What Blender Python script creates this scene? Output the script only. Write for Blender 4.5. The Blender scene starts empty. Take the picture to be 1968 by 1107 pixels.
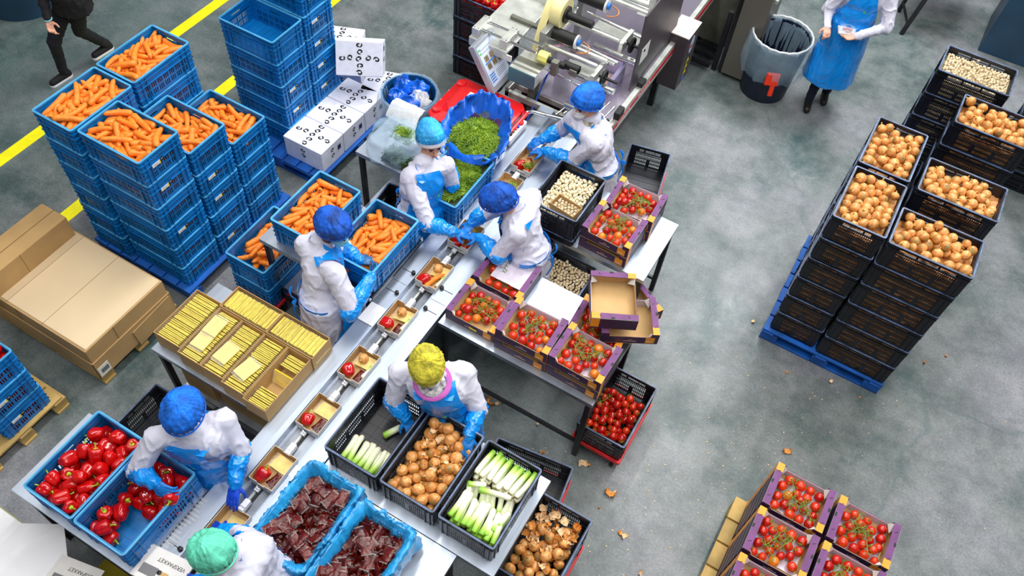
import bpy, bmesh, math, random
import numpy as np
from mathutils import Vector, Matrix, noise
R_ = math.radians
PI = math.pi
sc = bpy.context.scene
COL = sc.collection
random.seed(7)

# ------------------------------------------------------------------ camera, sky, lamps, exposure
FOC, W, H = 1619.6, 1968, 1107
FW = Vector((-0.25008639, 0.53146064, -0.80932465))
RI = Vector((0.86069922, 0.50487309, 0.06557444))
UP = Vector((-0.44345647, 0.68018582, 0.58368965))
CAM = Vector((0, 0, 6.07))
cd = bpy.data.cameras.new('camera'); cam = bpy.data.objects.new('camera', cd); COL.objects.link(cam)
cam.matrix_world = Matrix(((RI.x, UP.x, -FW.x, CAM.x), (RI.y, UP.y, -FW.y, CAM.y), (RI.z, UP.z, -FW.z, CAM.z), (0, 0, 0, 1)))
cd.sensor_width = 36; cd.lens = FOC / W * 36; cd.clip_end = 200; cd.clip_start = .05
sc.camera = cam
wd = bpy.data.worlds.new('hall_light'); sc.world = wd; wd.use_nodes = True
bg = wd.node_tree.nodes['Background']; bg.inputs[0].default_value = (.90, .95, 1.0, 1); bg.inputs[1].default_value = .13
def area(name, loc, sx, sy, power, col=(1, 1, 1), rot=(0, 0, 0)):
    l = bpy.data.lights.new(name, 'AREA'); l.shape = 'RECTANGLE'; l.size = sx; l.size_y = sy; l.energy = power; l.color = col
    o = bpy.data.objects.new(name, l); o.location = loc; o.rotation_euler = rot; COL.objects.link(o); return o
# rows of long ceiling lamps over the hall, a skylight strip over the aisle
for i, (x, p) in enumerate(((-7.5, 210), (-3.2, 560), (1.0, 560), (5.5, 330))):
    area('ceiling_lamp', (x, 4.5, 8.6), .5, 13, p, (1, .98, .94))
area('skylight', (-.6, 11.5, 9.0), 5, 3, 800, (.93, .97, 1), (R_(-28), 0, 0))
sc.view_settings.view_transform = 'Standard'; sc.view_settings.look = 'None'
sc.view_settings.gamma = 1; sc.view_settings.use_curve_mapping = False
sc.view_settings.exposure = .0

def at(px, py, z):
    "the point at height z that the photograph shows at (px, py)"
    d = FW + RI * ((px - W / 2) / FOC) - UP * ((py - H / 2) / FOC)
    return CAM + d * ((z - CAM.z) / d.z)

# ------------------------------------------------------------------ materials
def lin(c):
    return tuple((v / 12.92 if v <= .04045 else ((v + .055) / 1.055) ** 2.4) for v in c[:3]) + (1,)
MAT = {}
def mat(name, col, rough=.5, metal=0, var=0, vs=8, col2=None, bump=0, bs=40, alpha=1, trans=0, emit=0, coat=0, spec=.5, sheen=0, stretch=None, sss=0):
    if name in MAT: return MAT[name]
    m = bpy.data.materials.new(name); m.use_nodes = True; nt = m.node_tree; N = nt.nodes; L = nt.links
    b = N['Principled BSDF']
    b.inputs['Base Color'].default_value = lin(col); b.inputs['Roughness'].default_value = rough
    b.inputs['Metallic'].default_value = metal; b.inputs['Specular IOR Level'].default_value = spec
    if coat: b.inputs['Coat Weight'].default_value = coat; b.inputs['Coat Roughness'].default_value = .12
    if alpha < 1: b.inputs['Alpha'].default_value = alpha
    if trans: b.inputs['Transmission Weight'].default_value = trans
    if sss: b.inputs['Subsurface Weight'].default_value = sss; b.inputs['Subsurface Radius'].default_value = (.02, .01, .006); b.inputs['Subsurface Scale'].default_value = 1
    if emit: b.inputs['Emission Color'].default_value = lin(col); b.inputs['Emission Strength'].default_value = emit
    if var or bump or col2:
        tc = N.new('ShaderNodeTexCoord'); src = tc.outputs['Object']
        if stretch:
            mp = N.new('ShaderNodeMapping'); mp.inputs['Scale'].default_value = stretch; L.new(src, mp.inputs[0]); src = mp.outputs[0]
    if var or col2:
        oi = N.new('ShaderNodeObjectInfo')
        n = N.new('ShaderNodeTexNoise'); n.noise_dimensions = '4D'; n.inputs['Scale'].default_value = vs; n.inputs['Detail'].default_value = 5; L.new(src, n.inputs['Vector'])
        ml = N.new('ShaderNodeMath'); ml.operation = 'MULTIPLY'; ml.inputs[1].default_value = 50; L.new(oi.outputs['Random'], ml.inputs[0]); L.new(ml.outputs[0], n.inputs['W'])
        r = N.new('ShaderNodeValToRGB'); r.color_ramp.elements[0].position = .3; r.color_ramp.elements[1].position = .7
        c2 = col2 or tuple(min(1, v * (1 + var)) for v in col[:3])
        c1 = col if col2 else tuple(v * (1 - var) for v in col[:3])
        r.color_ramp.elements[0].color = lin(c1); r.color_ramp.elements[1].color = lin(c2)
        L.new(n.outputs['Fac'], r.inputs['Fac']); L.new(r.outputs['Color'], b.inputs['Base Color'])
    if bump:
        n2 = N.new('ShaderNodeTexNoise'); n2.inputs['Scale'].default_value = bs; n2.inputs['Detail'].default_value = 4; L.new(src, n2.inputs['Vector'])
        bp = N.new('ShaderNodeBump'); bp.inputs['Strength'].default_value = bump; bp.inputs['Distance'].default_value = .01
        L.new(n2.outputs['Fac'], bp.inputs['Height']); L.new(bp.outputs['Normal'], b.inputs['Normal'])
    MAT[name] = m; return m
def ramp_mat(name, axis, stops, rough=.4, noise_amt=.1, ns=60, bump=.1, coat=0, lines=None):
    "colour that runs along the thing's own axis (leek, onion, packet)"
    m = bpy.data.materials.new(name); m.use_nodes = True; nt = m.node_tree; N = nt.nodes; L = nt.links; b = N['Principled BSDF']
    b.inputs['Roughness'].default_value = rough
    if coat: b.inputs['Coat Weight'].default_value = coat
    tc = N.new('ShaderNodeTexCoord'); sx = N.new('ShaderNodeSeparateXYZ'); L.new(tc.outputs['Generated'], sx.inputs[0])
    n = N.new('ShaderNodeTexNoise'); n.noise_dimensions = '4D'; n.inputs['Scale'].default_value = ns; n.inputs['Detail'].default_value = 3
    mp = N.new('ShaderNodeMapping'); s = [1, 1, 1]; s['XYZ'.index(axis)] = lines or 1; mp.inputs['Scale'].default_value = s
    L.new(tc.outputs['Object'], mp.inputs[0]); L.new(mp.outputs[0], n.inputs['Vector'])
    oi = N.new('ShaderNodeObjectInfo'); ml = N.new('ShaderNodeMath'); ml.operation = 'MULTIPLY'; ml.inputs[1].default_value = 37; L.new(oi.outputs['Random'], ml.inputs[0]); L.new(ml.outputs[0], n.inputs['W'])
    a = N.new('ShaderNodeMath'); a.operation = 'MULTIPLY_ADD'; a.inputs[1].default_value = noise_amt; L.new(n.outputs['Fac'], a.inputs[0]); L.new(sx.outputs[axis], a.inputs[2])
    s2 = N.new('ShaderNodeMath'); s2.operation = 'SUBTRACT'; s2.inputs[1].default_value = noise_amt * .5; L.new(a.outputs[0], s2.inputs[0])
    r = N.new('ShaderNodeValToRGB'); cr = r.color_ramp
    cr.elements[0].position = stops[0][0]; cr.elements[0].color = lin(stops[0][1]); cr.elements[1].position = stops[-1][0]; cr.elements[1].color = lin(stops[-1][1])
    for p, c in stops[1:-1]:
        e = cr.elements.new(p); e.color = lin(c)
    L.new(s2.outputs[0], r.inputs['Fac']); L.new(r.outputs['Color'], b.inputs['Base Color'])
    if bump:
        bp = N.new('ShaderNodeBump'); bp.inputs['Strength'].default_value = bump; bp.inputs['Distance'].default_value = .006
        L.new(n.outputs['Fac'], bp.inputs['Height']); L.new(bp.outputs['Normal'], b.inputs['Normal'])
    MAT[name] = m; return m

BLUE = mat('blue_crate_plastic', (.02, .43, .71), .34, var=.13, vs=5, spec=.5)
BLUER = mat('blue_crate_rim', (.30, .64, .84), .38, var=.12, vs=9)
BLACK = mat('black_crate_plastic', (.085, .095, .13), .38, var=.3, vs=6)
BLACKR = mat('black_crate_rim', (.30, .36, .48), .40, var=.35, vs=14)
STEEL = mat('brushed_steel', (.70, .74, .80), .36, .9, var=.12, vs=6, bump=.05, bs=14, stretch=(1, .12, 1))
STEELD = mat('steel_channel', (.52, .54, .58), .34, .85, var=.3, vs=4)
FRAME = mat('dark_steel_leg', (.20, .20, .22), .42, .7, var=.25, vs=5)
ALU = mat('machine_aluminium', (.82, .83, .80), .32, .55, var=.1, vs=8)
CHROME = mat('chrome_rod', (.90, .91, .90), .14, .95)
CARD = mat('cardboard', (.74, .60, .40), .85, var=.07, vs=3, bump=.06, bs=90)
CARDI = mat('cardboard_inside', (.76, .62, .42), .85, var=.06, vs=4)
CARDL = mat('pale_cardboard_sheet', (.85, .76, .62), .9, var=.05, vs=1.2)
WHITE = mat('white_board', (.90, .90, .92), .55, var=.03, vs=6)
WCARD = mat('white_printed_card', (.86, .85, .84), .6, var=.04, vs=9)
FOAM = mat('white_foam', (.90, .91, .97), .75, var=.03, vs=20, bump=.05, bs=220)
INK = mat('black_ink', (.06, .06, .08), .6)
PURPLE = mat('purple_print', (.42, .22, .44), .6, var=.12, vs=9)
PURPLED = mat('dark_aubergine_print', (.24, .13, .26), .55, var=.12, vs=9)
ORANGEP = mat('orange_print', (.95, .60, .13), .55, var=.05, vs=9)
PAPER = mat('tissue_paper', (.84, .80, .86), .7, var=.06, vs=7, bump=.5, bs=12)
REDP = mat('red_plastic', (.90, .10, .12), .3, var=.08, vs=5, coat=.2)
REDD = mat('red_dolly', (.80, .09, .12), .4, var=.1)
RUBBER = mat('black_rubber', (.05, .05, .055), .55)
PALB = mat('blue_painted_wood', (.04, .33, .66), .6, var=.22, vs=5, bump=.2, bs=20)
WOOD = mat('pallet_wood', (.72, .60, .36), .8, var=.16, vs=4, bump=.2, bs=30)
APRON = mat('blue_plastic_film', (.05, .55, .93), .2, var=.12, vs=5, bump=.9, bs=16, coat=.35)
APRONW = mat('blue_apron_film', (.06, .55, .92), .24, var=.1, vs=5, bump=.35, bs=10, coat=.3)
GLOVE = mat('blue_glove_rubber', (.09, .48, .82), .4, var=.12, vs=12, bump=.15, bs=70)
GLOVED = mat('dark_blue_glove_rubber', (.05, .25, .72), .4, var=.12, vs=12, bump=.15, bs=70)
GLOVEG = mat('grey_blue_glove_rubber', (.10, .40, .62), .45, var=.12, vs=12, bump=.15, bs=70)
COAT = mat('white_work_coat', (.82, .82, .89), .85, var=.03, vs=5, bump=.7, bs=7)
NETB = mat('blue_hair_net', (.02, .38, .80), .75, var=.30, vs=14, bump=.5, bs=45)
NETD = mat('royal_blue_hair_net', (.02, .29, .66), .75, var=.35, vs=14, bump=.5, bs=45)
NETL = mat('light_blue_hair_net', (.18, .62, .95), .6, var=.22, vs=11, bump=.4, bs=30)
NETY = mat('yellow_hair_net', (.72, .68, .20), .8, var=.3, vs=20, bump=.7, bs=55)
NETG = mat('green_hair_net', (.38, .80, .68), .75, var=.2, vs=12, bump=.5, bs=40)
SKIN = mat('skin', (.86, .64, .54), .5, var=.05, vs=14, sss=.05)
SKIND = mat('brown_skin', (.42, .28, .22), .5, var=.08, vs=14)
HAIR = mat('dark_hair', (.10, .07, .06), .5, bump=.5, bs=60)
NAVY = mat('navy_cloth', (.06, .08, .18), .85, var=.2, vs=8, bump=.3, bs=16)
BLACKC = mat('black_cloth', (.07, .06, .08), .85, var=.25, vs=9, bump=.4, bs=14)
EYE = mat('dark_eye', (.06, .05, .05), .2)
LIP = mat('lips', (.72, .36, .34), .5)
MASKW = mat('white_mask_cloth', (.88, .88, .90), .8, bump=.2, bs=30)
MASKB = mat('pale_blue_mask_cloth', (.45, .78, .90), .8, bump=.2, bs=30)
LINER = mat('blue_liner_film', (.16, .62, .90), .3, var=.15, vs=7, bump=1, bs=13, alpha=.86, coat=.3, stretch=(1, .5, 2))
LINERD = mat('deep_blue_bag_film', (.04, .38, .86), .2, var=.2, vs=6, bump=1, bs=16, alpha=.93, coat=.4)
CLEAR = mat('clear_bag_film', (.74, .87, .97), .18, var=.05, vs=5, bump=1, bs=12, alpha=.27, coat=.4)
CLEARS = mat('clear_wrap', (.93, .92, .90), .15, alpha=.22, bump=1, bs=60)
YELLOW = mat('yellow_floor_paint', (.96, .92, .05), .55, var=.05, vs=10)
SHEET = mat('lasagne_sheet_yellow', (.93, .83, .36), .45, var=.1, vs=30, coat=.3)
SHEETG = mat('golden_sheet_yellow', (.90, .76, .12), .45, var=.08, vs=30, coat=.4)
CARROT = mat('carrot_skin', (.95, .52, .15), .5, var=.09, vs=30, bump=.3, bs=70, stretch=(1.6, .4, .4))
CARROTT = mat('carrot_top', (.40, .30, .08), .8)
ONION = ramp_mat('onion_skin', 'Z', [(0, (.64, .52, .30)), (.14, (.76, .48, .20)), (.38, (.88, .63, .37)), (.55, (.78, .52, .27)), (.72, (.92, .69, .42)), (.88, (.76, .50, .22)), (1, (.80, .66, .40))], .30, .8, 34, .15, lines=.15)
FLAKE = mat('dry_onion_skin', (.80, .53, .24), .6, var=.25, vs=25)
FLAKEP = mat('pale_onion_skin', (.93, .78, .60), .7, var=.1, vs=25)
ROOT = mat('onion_root', (.62, .50, .30), .9)
TOMATO = mat('tomato_skin', (.76, .11, .04), .17, var=0, vs=7, col2=(.86, .26, .07), coat=.3)
TOMR = mat('deep_red_tomato_skin', (.66, .05, .03), .17, vs=7, col2=(.76, .13, .05), coat=.3)
TOMY = mat('unripe_tomato_skin', (.90, .48, .12), .2, var=.1, vs=9, coat=.4)
VINE = mat('green_vine', (.42, .52, .15), .6, var=.2, vs=40)
PEPPER = mat('red_pepper_skin', (.68, .01, .03), .13, vs=6, col2=(.80, .06, .04), coat=.5)
STEM = mat('green_pepper_stem', (.62, .74, .16), .45, var=.15, vs=30)
LEEK = ramp_mat('leek_skin', 'X', [(0, (.90, .86, .72)), (.06, (.94, .95, .86)), (.5, (.93, .96, .82)), (.78, (.70, .84, .36)), (1, (.45, .70, .16))], .38, .18, 120, .2, lines=.05)
LEEKC = mat('leek_cut_end', (.66, .80, .20), .5)
LEEKR = mat('leek_root', (.72, .66, .50), .8, bump=1, bs=200)
GARLIC = mat('garlic_skin', (.95, .92, .82), .4, vs=30, col2=(.88, .80, .62))
GARLICD = mat('brown_garlic_skin', (.72, .62, .46), .5, vs=26, col2=(.88, .82, .70))
SAUCE = mat('dark_red_sauce_sachet', (.40, .055, .02), .17, vs=12, col2=(.20, .02, .012), bump=.9, bs=45, coat=.15)
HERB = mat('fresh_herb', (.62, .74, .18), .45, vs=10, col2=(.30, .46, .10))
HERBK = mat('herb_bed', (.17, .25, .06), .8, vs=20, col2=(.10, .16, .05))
HERBD = mat('dark_herb', (.20, .30, .12), .6, var=.3, vs=9)
TEAL = mat('teal_panel', (.12, .42, .47), .4)
DKGREY = mat('dark_grey_cabinet', (.33, .30, .32), .45, .3, var=.06, vs=9)
GREY = mat('grey_equipment', (.42, .42, .38), .5, .3, var=.15, vs=6)
STICK = mat('white_sticker', (.92, .92, .90), .5)
STRY = mat('yellow_sticker', (.95, .85, .10), .5)
FILM = mat('printed_film_roll', (.93, .88, .62), .35, var=.03)
PINK = mat('pink_print', (.85, .35, .55), .4)
DRUM = mat('dark_blue_drum_plastic', (.13, .26, .36), .45, var=.12, vs=3)
BINB = mat('dark_navy_bin_plastic', (.07, .10, .19), .4, var=.15)
MAGENTA = mat('magenta_collar', (.76, .38, .72), .8, bump=.3, bs=20)
BURG = mat('burgundy_floor_mat', (.30, .16, .20), .8)

# ------------------------------------------------------------------ mesh helpers
class MB:
    def __init__(s): s.v = []; s.f = []; s.m = []
    def quad(s, a, b, c, d, mi=0):
        k = len(s.v); s.v += [tuple(a), tuple(b), tuple(c), tuple(d)]; s.f.append((k, k + 1, k + 2, k + 3)); s.m.append(mi)
    def box(s, x0, y0, z0, x1, y1, z1, mi=0, M=None):
        k = len(s.v)
        p = [(x, y, z) for z in (z0, z1) for y in (y0, y1) for x in (x0, x1)]
        if M is not None: p = [tuple(M @ Vector(q)) for q in p]
        s.v += p
        for f in ((0, 2, 3, 1), (4, 5, 7, 6), (0, 1, 5, 4), (1, 3, 7, 5), (3, 2, 6, 7), (2, 0, 4, 6)):
            s.f.append(tuple(k + i for i in f)); s.m.append(mi)
        return s
    def cbox(s, c, sz, mi=0, M=None):
        return s.box(c[0] - sz[0] / 2, c[1] - sz[1] / 2, c[2] - sz[2] / 2, c[0] + sz[0] / 2, c[1] + sz[1] / 2, c[2] + sz[2] / 2, mi, M)
    def tube(s, pts, r, n=8, mi=0, caps=True):
        pts = [Vector(p) for p in pts]; rs = r if isinstance(r, (list, tuple)) else [r] * len(pts)
        k0 = len(s.v); prev = None
        for i, p in enumerate(pts):
            d = (pts[min(i + 1, len(pts) - 1)] - pts[max(i - 1, 0)])
            if d.length < 1e-9: d = Vector((0, 0, 1))
            d.normalize()
            if prev is None:
                a = d.cross(Vector((0, 0, 1))); a = a if a.length > .05 else d.cross(Vector((1, 0, 0)))
            else: a = prev - d * prev.dot(d)
            a.normalize(); prev = a; b = d.cross(a)
            for j in range(n):
                t = 2 * PI * j / n; s.v.append(tuple(p + (a * math.cos(t) + b * math.sin(t)) * rs[i]))
        for i in range(len(pts) - 1):
            for j in range(n):
                q = k0 + i * n; s.f.append((q + j, q + (j + 1) % n, q + n + (j + 1) % n, q + n + j)); s.m.append(mi)
        if caps:
            s.f.append(tuple(k0 + j for j in reversed(range(n)))); s.m.append(mi)
            q = k0 + (len(pts) - 1) * n; s.f.append(tuple(q + j for j in range(n))); s.m.append(mi)
        return s
    def lathe(s, prof, n=16, mi=0, fn=None, M=None, caps=True):
        k0 = len(s.v)
        for i, (r, z) in enumerate(prof):
            for j in range(n):
                t = 2 * PI * j / n; rr = r
                p = Vector((rr * math.cos(t), rr * math.sin(t), z))
                if fn: p = fn(p, t, i)
                if M is not None: p = M @ p
                s.v.append(tuple(p))
        for i in range(len(prof) - 1):
            for j in range(n):
                q = k0 + i * n; s.f.append((q + j, q + (j + 1) % n, q + n + (j + 1) % n, q + n + j)); s.m.append(mi)
        if caps:
            s.f.append(tuple(k0 + j for j in reversed(range(n)))); s.m.append(mi)
            q = k0 + (len(prof) - 1) * n; s.f.append(tuple(q + j for j in range(n))); s.m.append(mi)
        return s
    def grid(s, nu, nv, fn, mi=0, closed=False):
        k0 = len(s.v)
        for i in range(nu):
            for j in range(nv): s.v.append(tuple(fn(i, j)))
        for i in range(nu if closed else nu - 1):
            for j in range(nv - 1):
                a = k0 + i * nv + j; b = k0 + ((i + 1) % nu) * nv + j; s.f.append((a, b, b + 1, a + 1)); s.m.append(mi)
        return s
    def rring(s, hx, hy, r, z0, z1, t, mi=0, n=4):
        "rounded rectangular band, outer half sizes hx hy, wall t"
        def loop(hx, hy, r):
            o = []
            for cx, cy, a0 in ((hx - r, hy - r, 0), (-hx + r, hy - r, 90), (-hx + r, -hy + r, 180), (hx - r, -hy + r, 270)):
                for i in range(n + 1):
                    a = R_(a0 + 90 * i / n); o.append((cx + r * math.cos(a), cy + r * math.sin(a)))
            return o
        A = loop(hx, hy, r); B = loop(hx - t, hy - t, max(r - t, .002)); L = len(A); k = len(s.v)
        for lp, z in ((A, z0), (A, z1), (B, z1), (B, z0)): s.v += [(x, y, z) for x, y in lp]
        for q in range(4):
            for i in range(L):
                j = (i + 1) % L; s.f.append((k + q * L + i, k + q * L + j, k + ((q + 1) % 4) * L + j, k + ((q + 1) % 4) * L + i)); s.m.append(mi)
        return s
    def perf(s, O, U, V, Nn, ub, vb, hole, t, mi=0):
        O, U, V, Nn = map(Vector, (O, U, V, Nn)); nu, nv = len(ub) - 1, len(vb) - 1
        T = Nn * t
        def P(u, v): return O + U * u + V * v
        def solid(i, j): return 0 <= i < nu and 0 <= j < nv and not hole(i, j)
        for i in range(nu):
            # merge runs of solid cells
            for j in range(nv):
                if not solid(i, j): continue
                a, b, c, d = P(ub[i], vb[j]), P(ub[i + 1], vb[j]), P(ub[i + 1], vb[j + 1]), P(ub[i], vb[j + 1])
                s.quad(a + T, b + T, c + T, d + T, mi); s.quad(d, c, b, a, mi)
                if not solid(i - 1, j): s.quad(a, a + T, d + T, d, mi)
                if not solid(i + 1, j): s.quad(b + T, b, c, c + T, mi)
                if not solid(i, j - 1): s.quad(a + T, a, b, b + T, mi)
                if not solid(i, j + 1): s.quad(d, d + T, c + T, c, mi)
        return s
    def mesh(s, name, mats, smooth=False, ang=40):
        me = bpy.data.meshes.new(name); me.from_pydata(s.v, [], s.f)
        for m in (mats if isinstance(mats, (list, tuple)) else [mats]): me.materials.append(m)
        me.polygons.foreach_set('material_index', s.m)
        if smooth:
            me.polygons.foreach_set('use_smooth', [True] * len(s.f))
            if ang < 180: me.set_sharp_from_angle(angle=R_(ang))
        me.update(); return me
    def build(s, name, mats, parent=None, smooth=False, ang=40, bevel=0, loc=None, fix=False):
        me = s.mesh(name, mats, smooth, ang)
        if fix:
            bm = bmesh.new(); bm.from_mesh(me); bmesh.ops.recalc_face_normals(bm, faces=bm.faces); bm.to_mesh(me); bm.free()
        o = bpy.data.objects.new(name, me); COL.objects.link(o); o.parent = parent
        if loc: o.location = loc
        if bevel:
            b = o.modifiers.new('bevel', 'BEVEL'); b.width = bevel; b.segments = 2; b.limit_method = 'ANGLE'
        return o
def tag(o, label=None, cat=None, group=None, kind=None):
    if label: o['label'] = label
    if cat: o['category'] = cat
    if group: o['group'] = group
    if kind: o['kind'] = kind
    return o
def thing(name, label, cat, loc=(0, 0, 0), rz=0, group=None, sc_=None):
    o = bpy.data.objects.new(name, None); COL.objects.link(o); o.empty_display_size = .05
    o.location = loc; o.rotation_euler = (0, 0, rz)
    if sc_: o.scale = sc_
    return tag(o, label, cat, group)
KIDS = {}
def kids(o):
    return [c for c in o.children]
def dup(root, loc=None, rz=None, label=None, group=None, M=None, sc_=None):
    r = root.copy(); COL.objects.link(r)
    if M is not None: r.matrix_world = M
    else:
        if loc is not None: r.location = loc
        if rz is not None: r.rotation_euler = (0, 0, rz)
    if sc_: r.scale = sc_
    if label: r['label'] = label
    if group: r['group'] = group
    def rec(a, b):
        for ch in KIDS.setdefault(a.name, list(a.children)):
            c = ch.copy(); COL.objects.link(c); c.parent = b; rec(ch, c)
    rec(root, r); return r
class Proto:
    "first placing moves the model itself, later ones copy it"
    def __init__(s, root): s.root = root; s.used = False; s.name = root.name
    def put(s, loc=(0, 0, 0), rz=0, label=None, group=None, M=None, sc_=None):
        if not s.used:
            s.used = True; KIDS.setdefault(s.root.name, list(s.root.children)); r = s.root
            if M is not None: r.matrix_world = M
            else: r.location = loc; r.rotation_euler = (0, 0, rz)
            if sc_: r.scale = sc_
            if label: r['label'] = label
            if group: r['group'] = group
            return r
        return dup(s.root, loc, rz, label, group, M, sc_)

# ------------------------------------------------------------------ heaps: let things sink and push each other apart
_cache = {}
def settle(key, n, hx, hy, L, r, seed, iters=200, tilt=.35, spread=1.0, jit=.15):
    if key in _cache: return _cache[key]
    g = np.random.default_rng(seed); k = 1 if L < 1e-4 else 4
    rr = r * (1 + jit * (g.random(n) - .5) * 2); LL = L * (1 + jit * (g.random(n) - .5) * 2)
    c = np.stack([(g.random(n) * 2 - 1) * (hx - r) * spread, (g.random(n) * 2 - 1) * (hy - r) * spread, r + np.arange(n) / n * (n * 8 * r ** 3 * (1 + L / (2 * r)) / (4 * hx * hy) * 2.2)], -1)
    a = g.random(n) * 2 * PI; t = (g.random(n) - .5) * tilt
    d = np.stack([np.cos(a) * np.cos(t), np.sin(a) * np.cos(t), np.sin(t)], -1)
    A = c - d * LL[:, None] / 2; B = c + d * LL[:, None] / 2
    ts = np.linspace(0, 1, k) if k > 1 else np.array([.5])
    own = np.repeat(np.arange(n), k); R2 = np.repeat(rr, k); TT = np.tile(ts, n)
    mask = own[:, None] < own[None, :]
    ii, jj = np.where(mask); rs = R2[ii] + R2[jj]
    for it in range(iters):
        A[:, 2] -= .0035; B[:, 2] -= .0035
        for sub in range(2):
            S = A[own] * (1 - TT[:, None]) + B[own] * TT[:, None]
            D = S[jj] - S[ii]; dist = np.sqrt((D * D).sum(1)) + 1e-9
            w = dist < rs; I, J = ii[w], jj[w]; push = (D[w] / dist[w][:, None]) * ((rs[w] - dist[w]) * .45)[:, None]
            dS = np.zeros_like(S); np.add.at(dS, I, -push * .9); np.add.at(dS, J, push * .9)
            cnt = np.ones(len(S)); np.add.at(cnt, I, .35); np.add.at(cnt, J, .35); dS /= cnt[:, None] ** .5
            S2 = S + dS
            for ax, h in ((0, hx), (1, hy)):
                S2[:, ax] = np.clip(S2[:, ax], -h + R2, h - R2)
            S2[:, 2] = np.maximum(S2[:, 2], R2)
            dS = S2 - S; dA = np.zeros_like(A); dB = np.zeros_like(B)
            np.add.at(dA, own, dS * (1 - TT[:, None]) * 1.6 / k * 1.4); np.add.at(dB, own, dS * TT[:, None] * 1.6 / k * 1.4)
            A += dA; B += dB
            if k > 1:
                D = B - A; l = np.sqrt((D * D).sum(1)); m = (A + B) / 2; D /= l[:, None]; A = m - D * LL[:, None] / 2; B = m + D * LL[:, None] / 2
            else: m = (A + B) / 2; A = m.copy(); B = m.copy()
    out = []
    for i in range(n):
        a_, b_ = Vector(A[i]), Vector(B[i]); c_ = (a_ + b_) / 2
        dr = (b_ - a_) if k > 1 else Vector((g.random() - .5, g.random() - .5, g.random() - .5))
        dr.normalize(); q = dr.to_track_quat('X', 'Z')
        roll = Matrix.Rotation(g.random() * 2 * PI, 4, 'X') if tilt < 5 else Matrix.Identity(4)
        out.append((Matrix.Translation(c_) @ q.to_matrix().to_4x4() @ roll, rr[i] / r, LL[i] / L if L else 1))
    _cache[key] = out; return out
PEND = {}
def heap(protos, items, origin, rz, label, group, flip=False, zmin=None, keep=None):
    "queues the heap; finish_heaps() builds those that show, the nearest first"
    rnd = random.Random(int(abs(origin[0] * 733 + origin[1] * 91) * 10)); kind = protos[0].root.name.split('.')[0]
    T = Matrix.Translation(Vector(origin)) @ Matrix.Rotation(rz + (PI if flip else 0), 4, 'Z')
    its = [q for q in items if not (keep and not keep(q[0].translation)) and (zmin is None or q[0].translation.z >= zmin)]
    P = []; r0 = HR[kind]; hl = HL.get(kind, 0)
    for M, s, l in its:
        ax = M.to_3x3() @ Vector((1, 0, 0)); P.append([M.translation + ax * (t * hl * l) for t in ((-1, -.4, .4, 1) if hl else (0,))])
    dist = (T.translation - CAM).length
    for i, (M, s, l) in enumerate(its):
        free = 0
        for p in P[i]:
            hid = sum(1 for j, Q in enumerate(P) if j != i for q in Q if q.z > p.z + r0 * .55 and (q.x - p.x) ** 2 + (q.y - p.y) ** 2 < (r0 * .95) ** 2)
            free += 1 if hid == 0 else .25 if hid == 1 and not hl else 0
        free /= len(P[i]); p = protos[rnd.randrange(len(protos))]
        PEND.setdefault(kind, []).append((free / dist ** 2, p, T @ M @ Matrix.Diagonal((s * l if l != 1 else s, s, s, 1)), label, group))
HR = dict(carrot=.023, onion=.038, tomato=.034, red_pepper=.043, garlic_clove=.015, sauce_sachet=.014); HL = dict(carrot=.075, red_pepper=.012, sauce_sachet=.04)
REST = dict(carrot='carrots lying deeper in the heaps of all the crates', onion='onions lying deeper in the heaps of all the crates', tomato='tomatoes lying deeper in the trays and crates', red_pepper='red peppers lying deeper in the crates', sauce_sachet='sauce sachets lying deeper in the blue-lined crates', garlic_clove='garlic cloves lying deeper in the table crate')
def finish_heaps(limit=296):
    for kind, L in PEND.items():
        L.sort(key=lambda q: -q[0]); k = 0; rest = []
        for q in L:
            if k < limit and q[0] > 1e-6: q[1].put(M=q[2], label=q[3], group=q[4]); k += 1
            else: rest.append(q)
        if not rest: continue
        mb = MB(); mats = []
        for q in rest:
            for o in ([q[1].root] if q[1].root.type == 'MESH' else [c for c in q[1].root.children if c.name.split('.')[0] in ('carrot_root', 'onion_bulb', 'tomato_fruit', 'pepper_fruit', 'sauce_pouch')]):
                m = o.data.materials[0]
                if m not in mats: mats.append(m)
                me = o.data; n = len(me.vertices); co = np.empty(n * 3); me.vertices.foreach_get('co', co); A = np.array(q[2]); co = co.reshape(-1, 3) @ A[:3, :3].T + A[:3, 3]
                b = len(mb.v); mb.v += [tuple(c) for c in co]; mb.f += [tuple(b + i for i in p.vertices) for p in me.polygons]; mb.m += [mats.index(m)] * len(me.polygons)
        o = mb.build(kind + '_heap', mats, None, True, 180); tag(o, REST[kind], kind.replace('_', ' ') + 's', kind='stuff')

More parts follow.
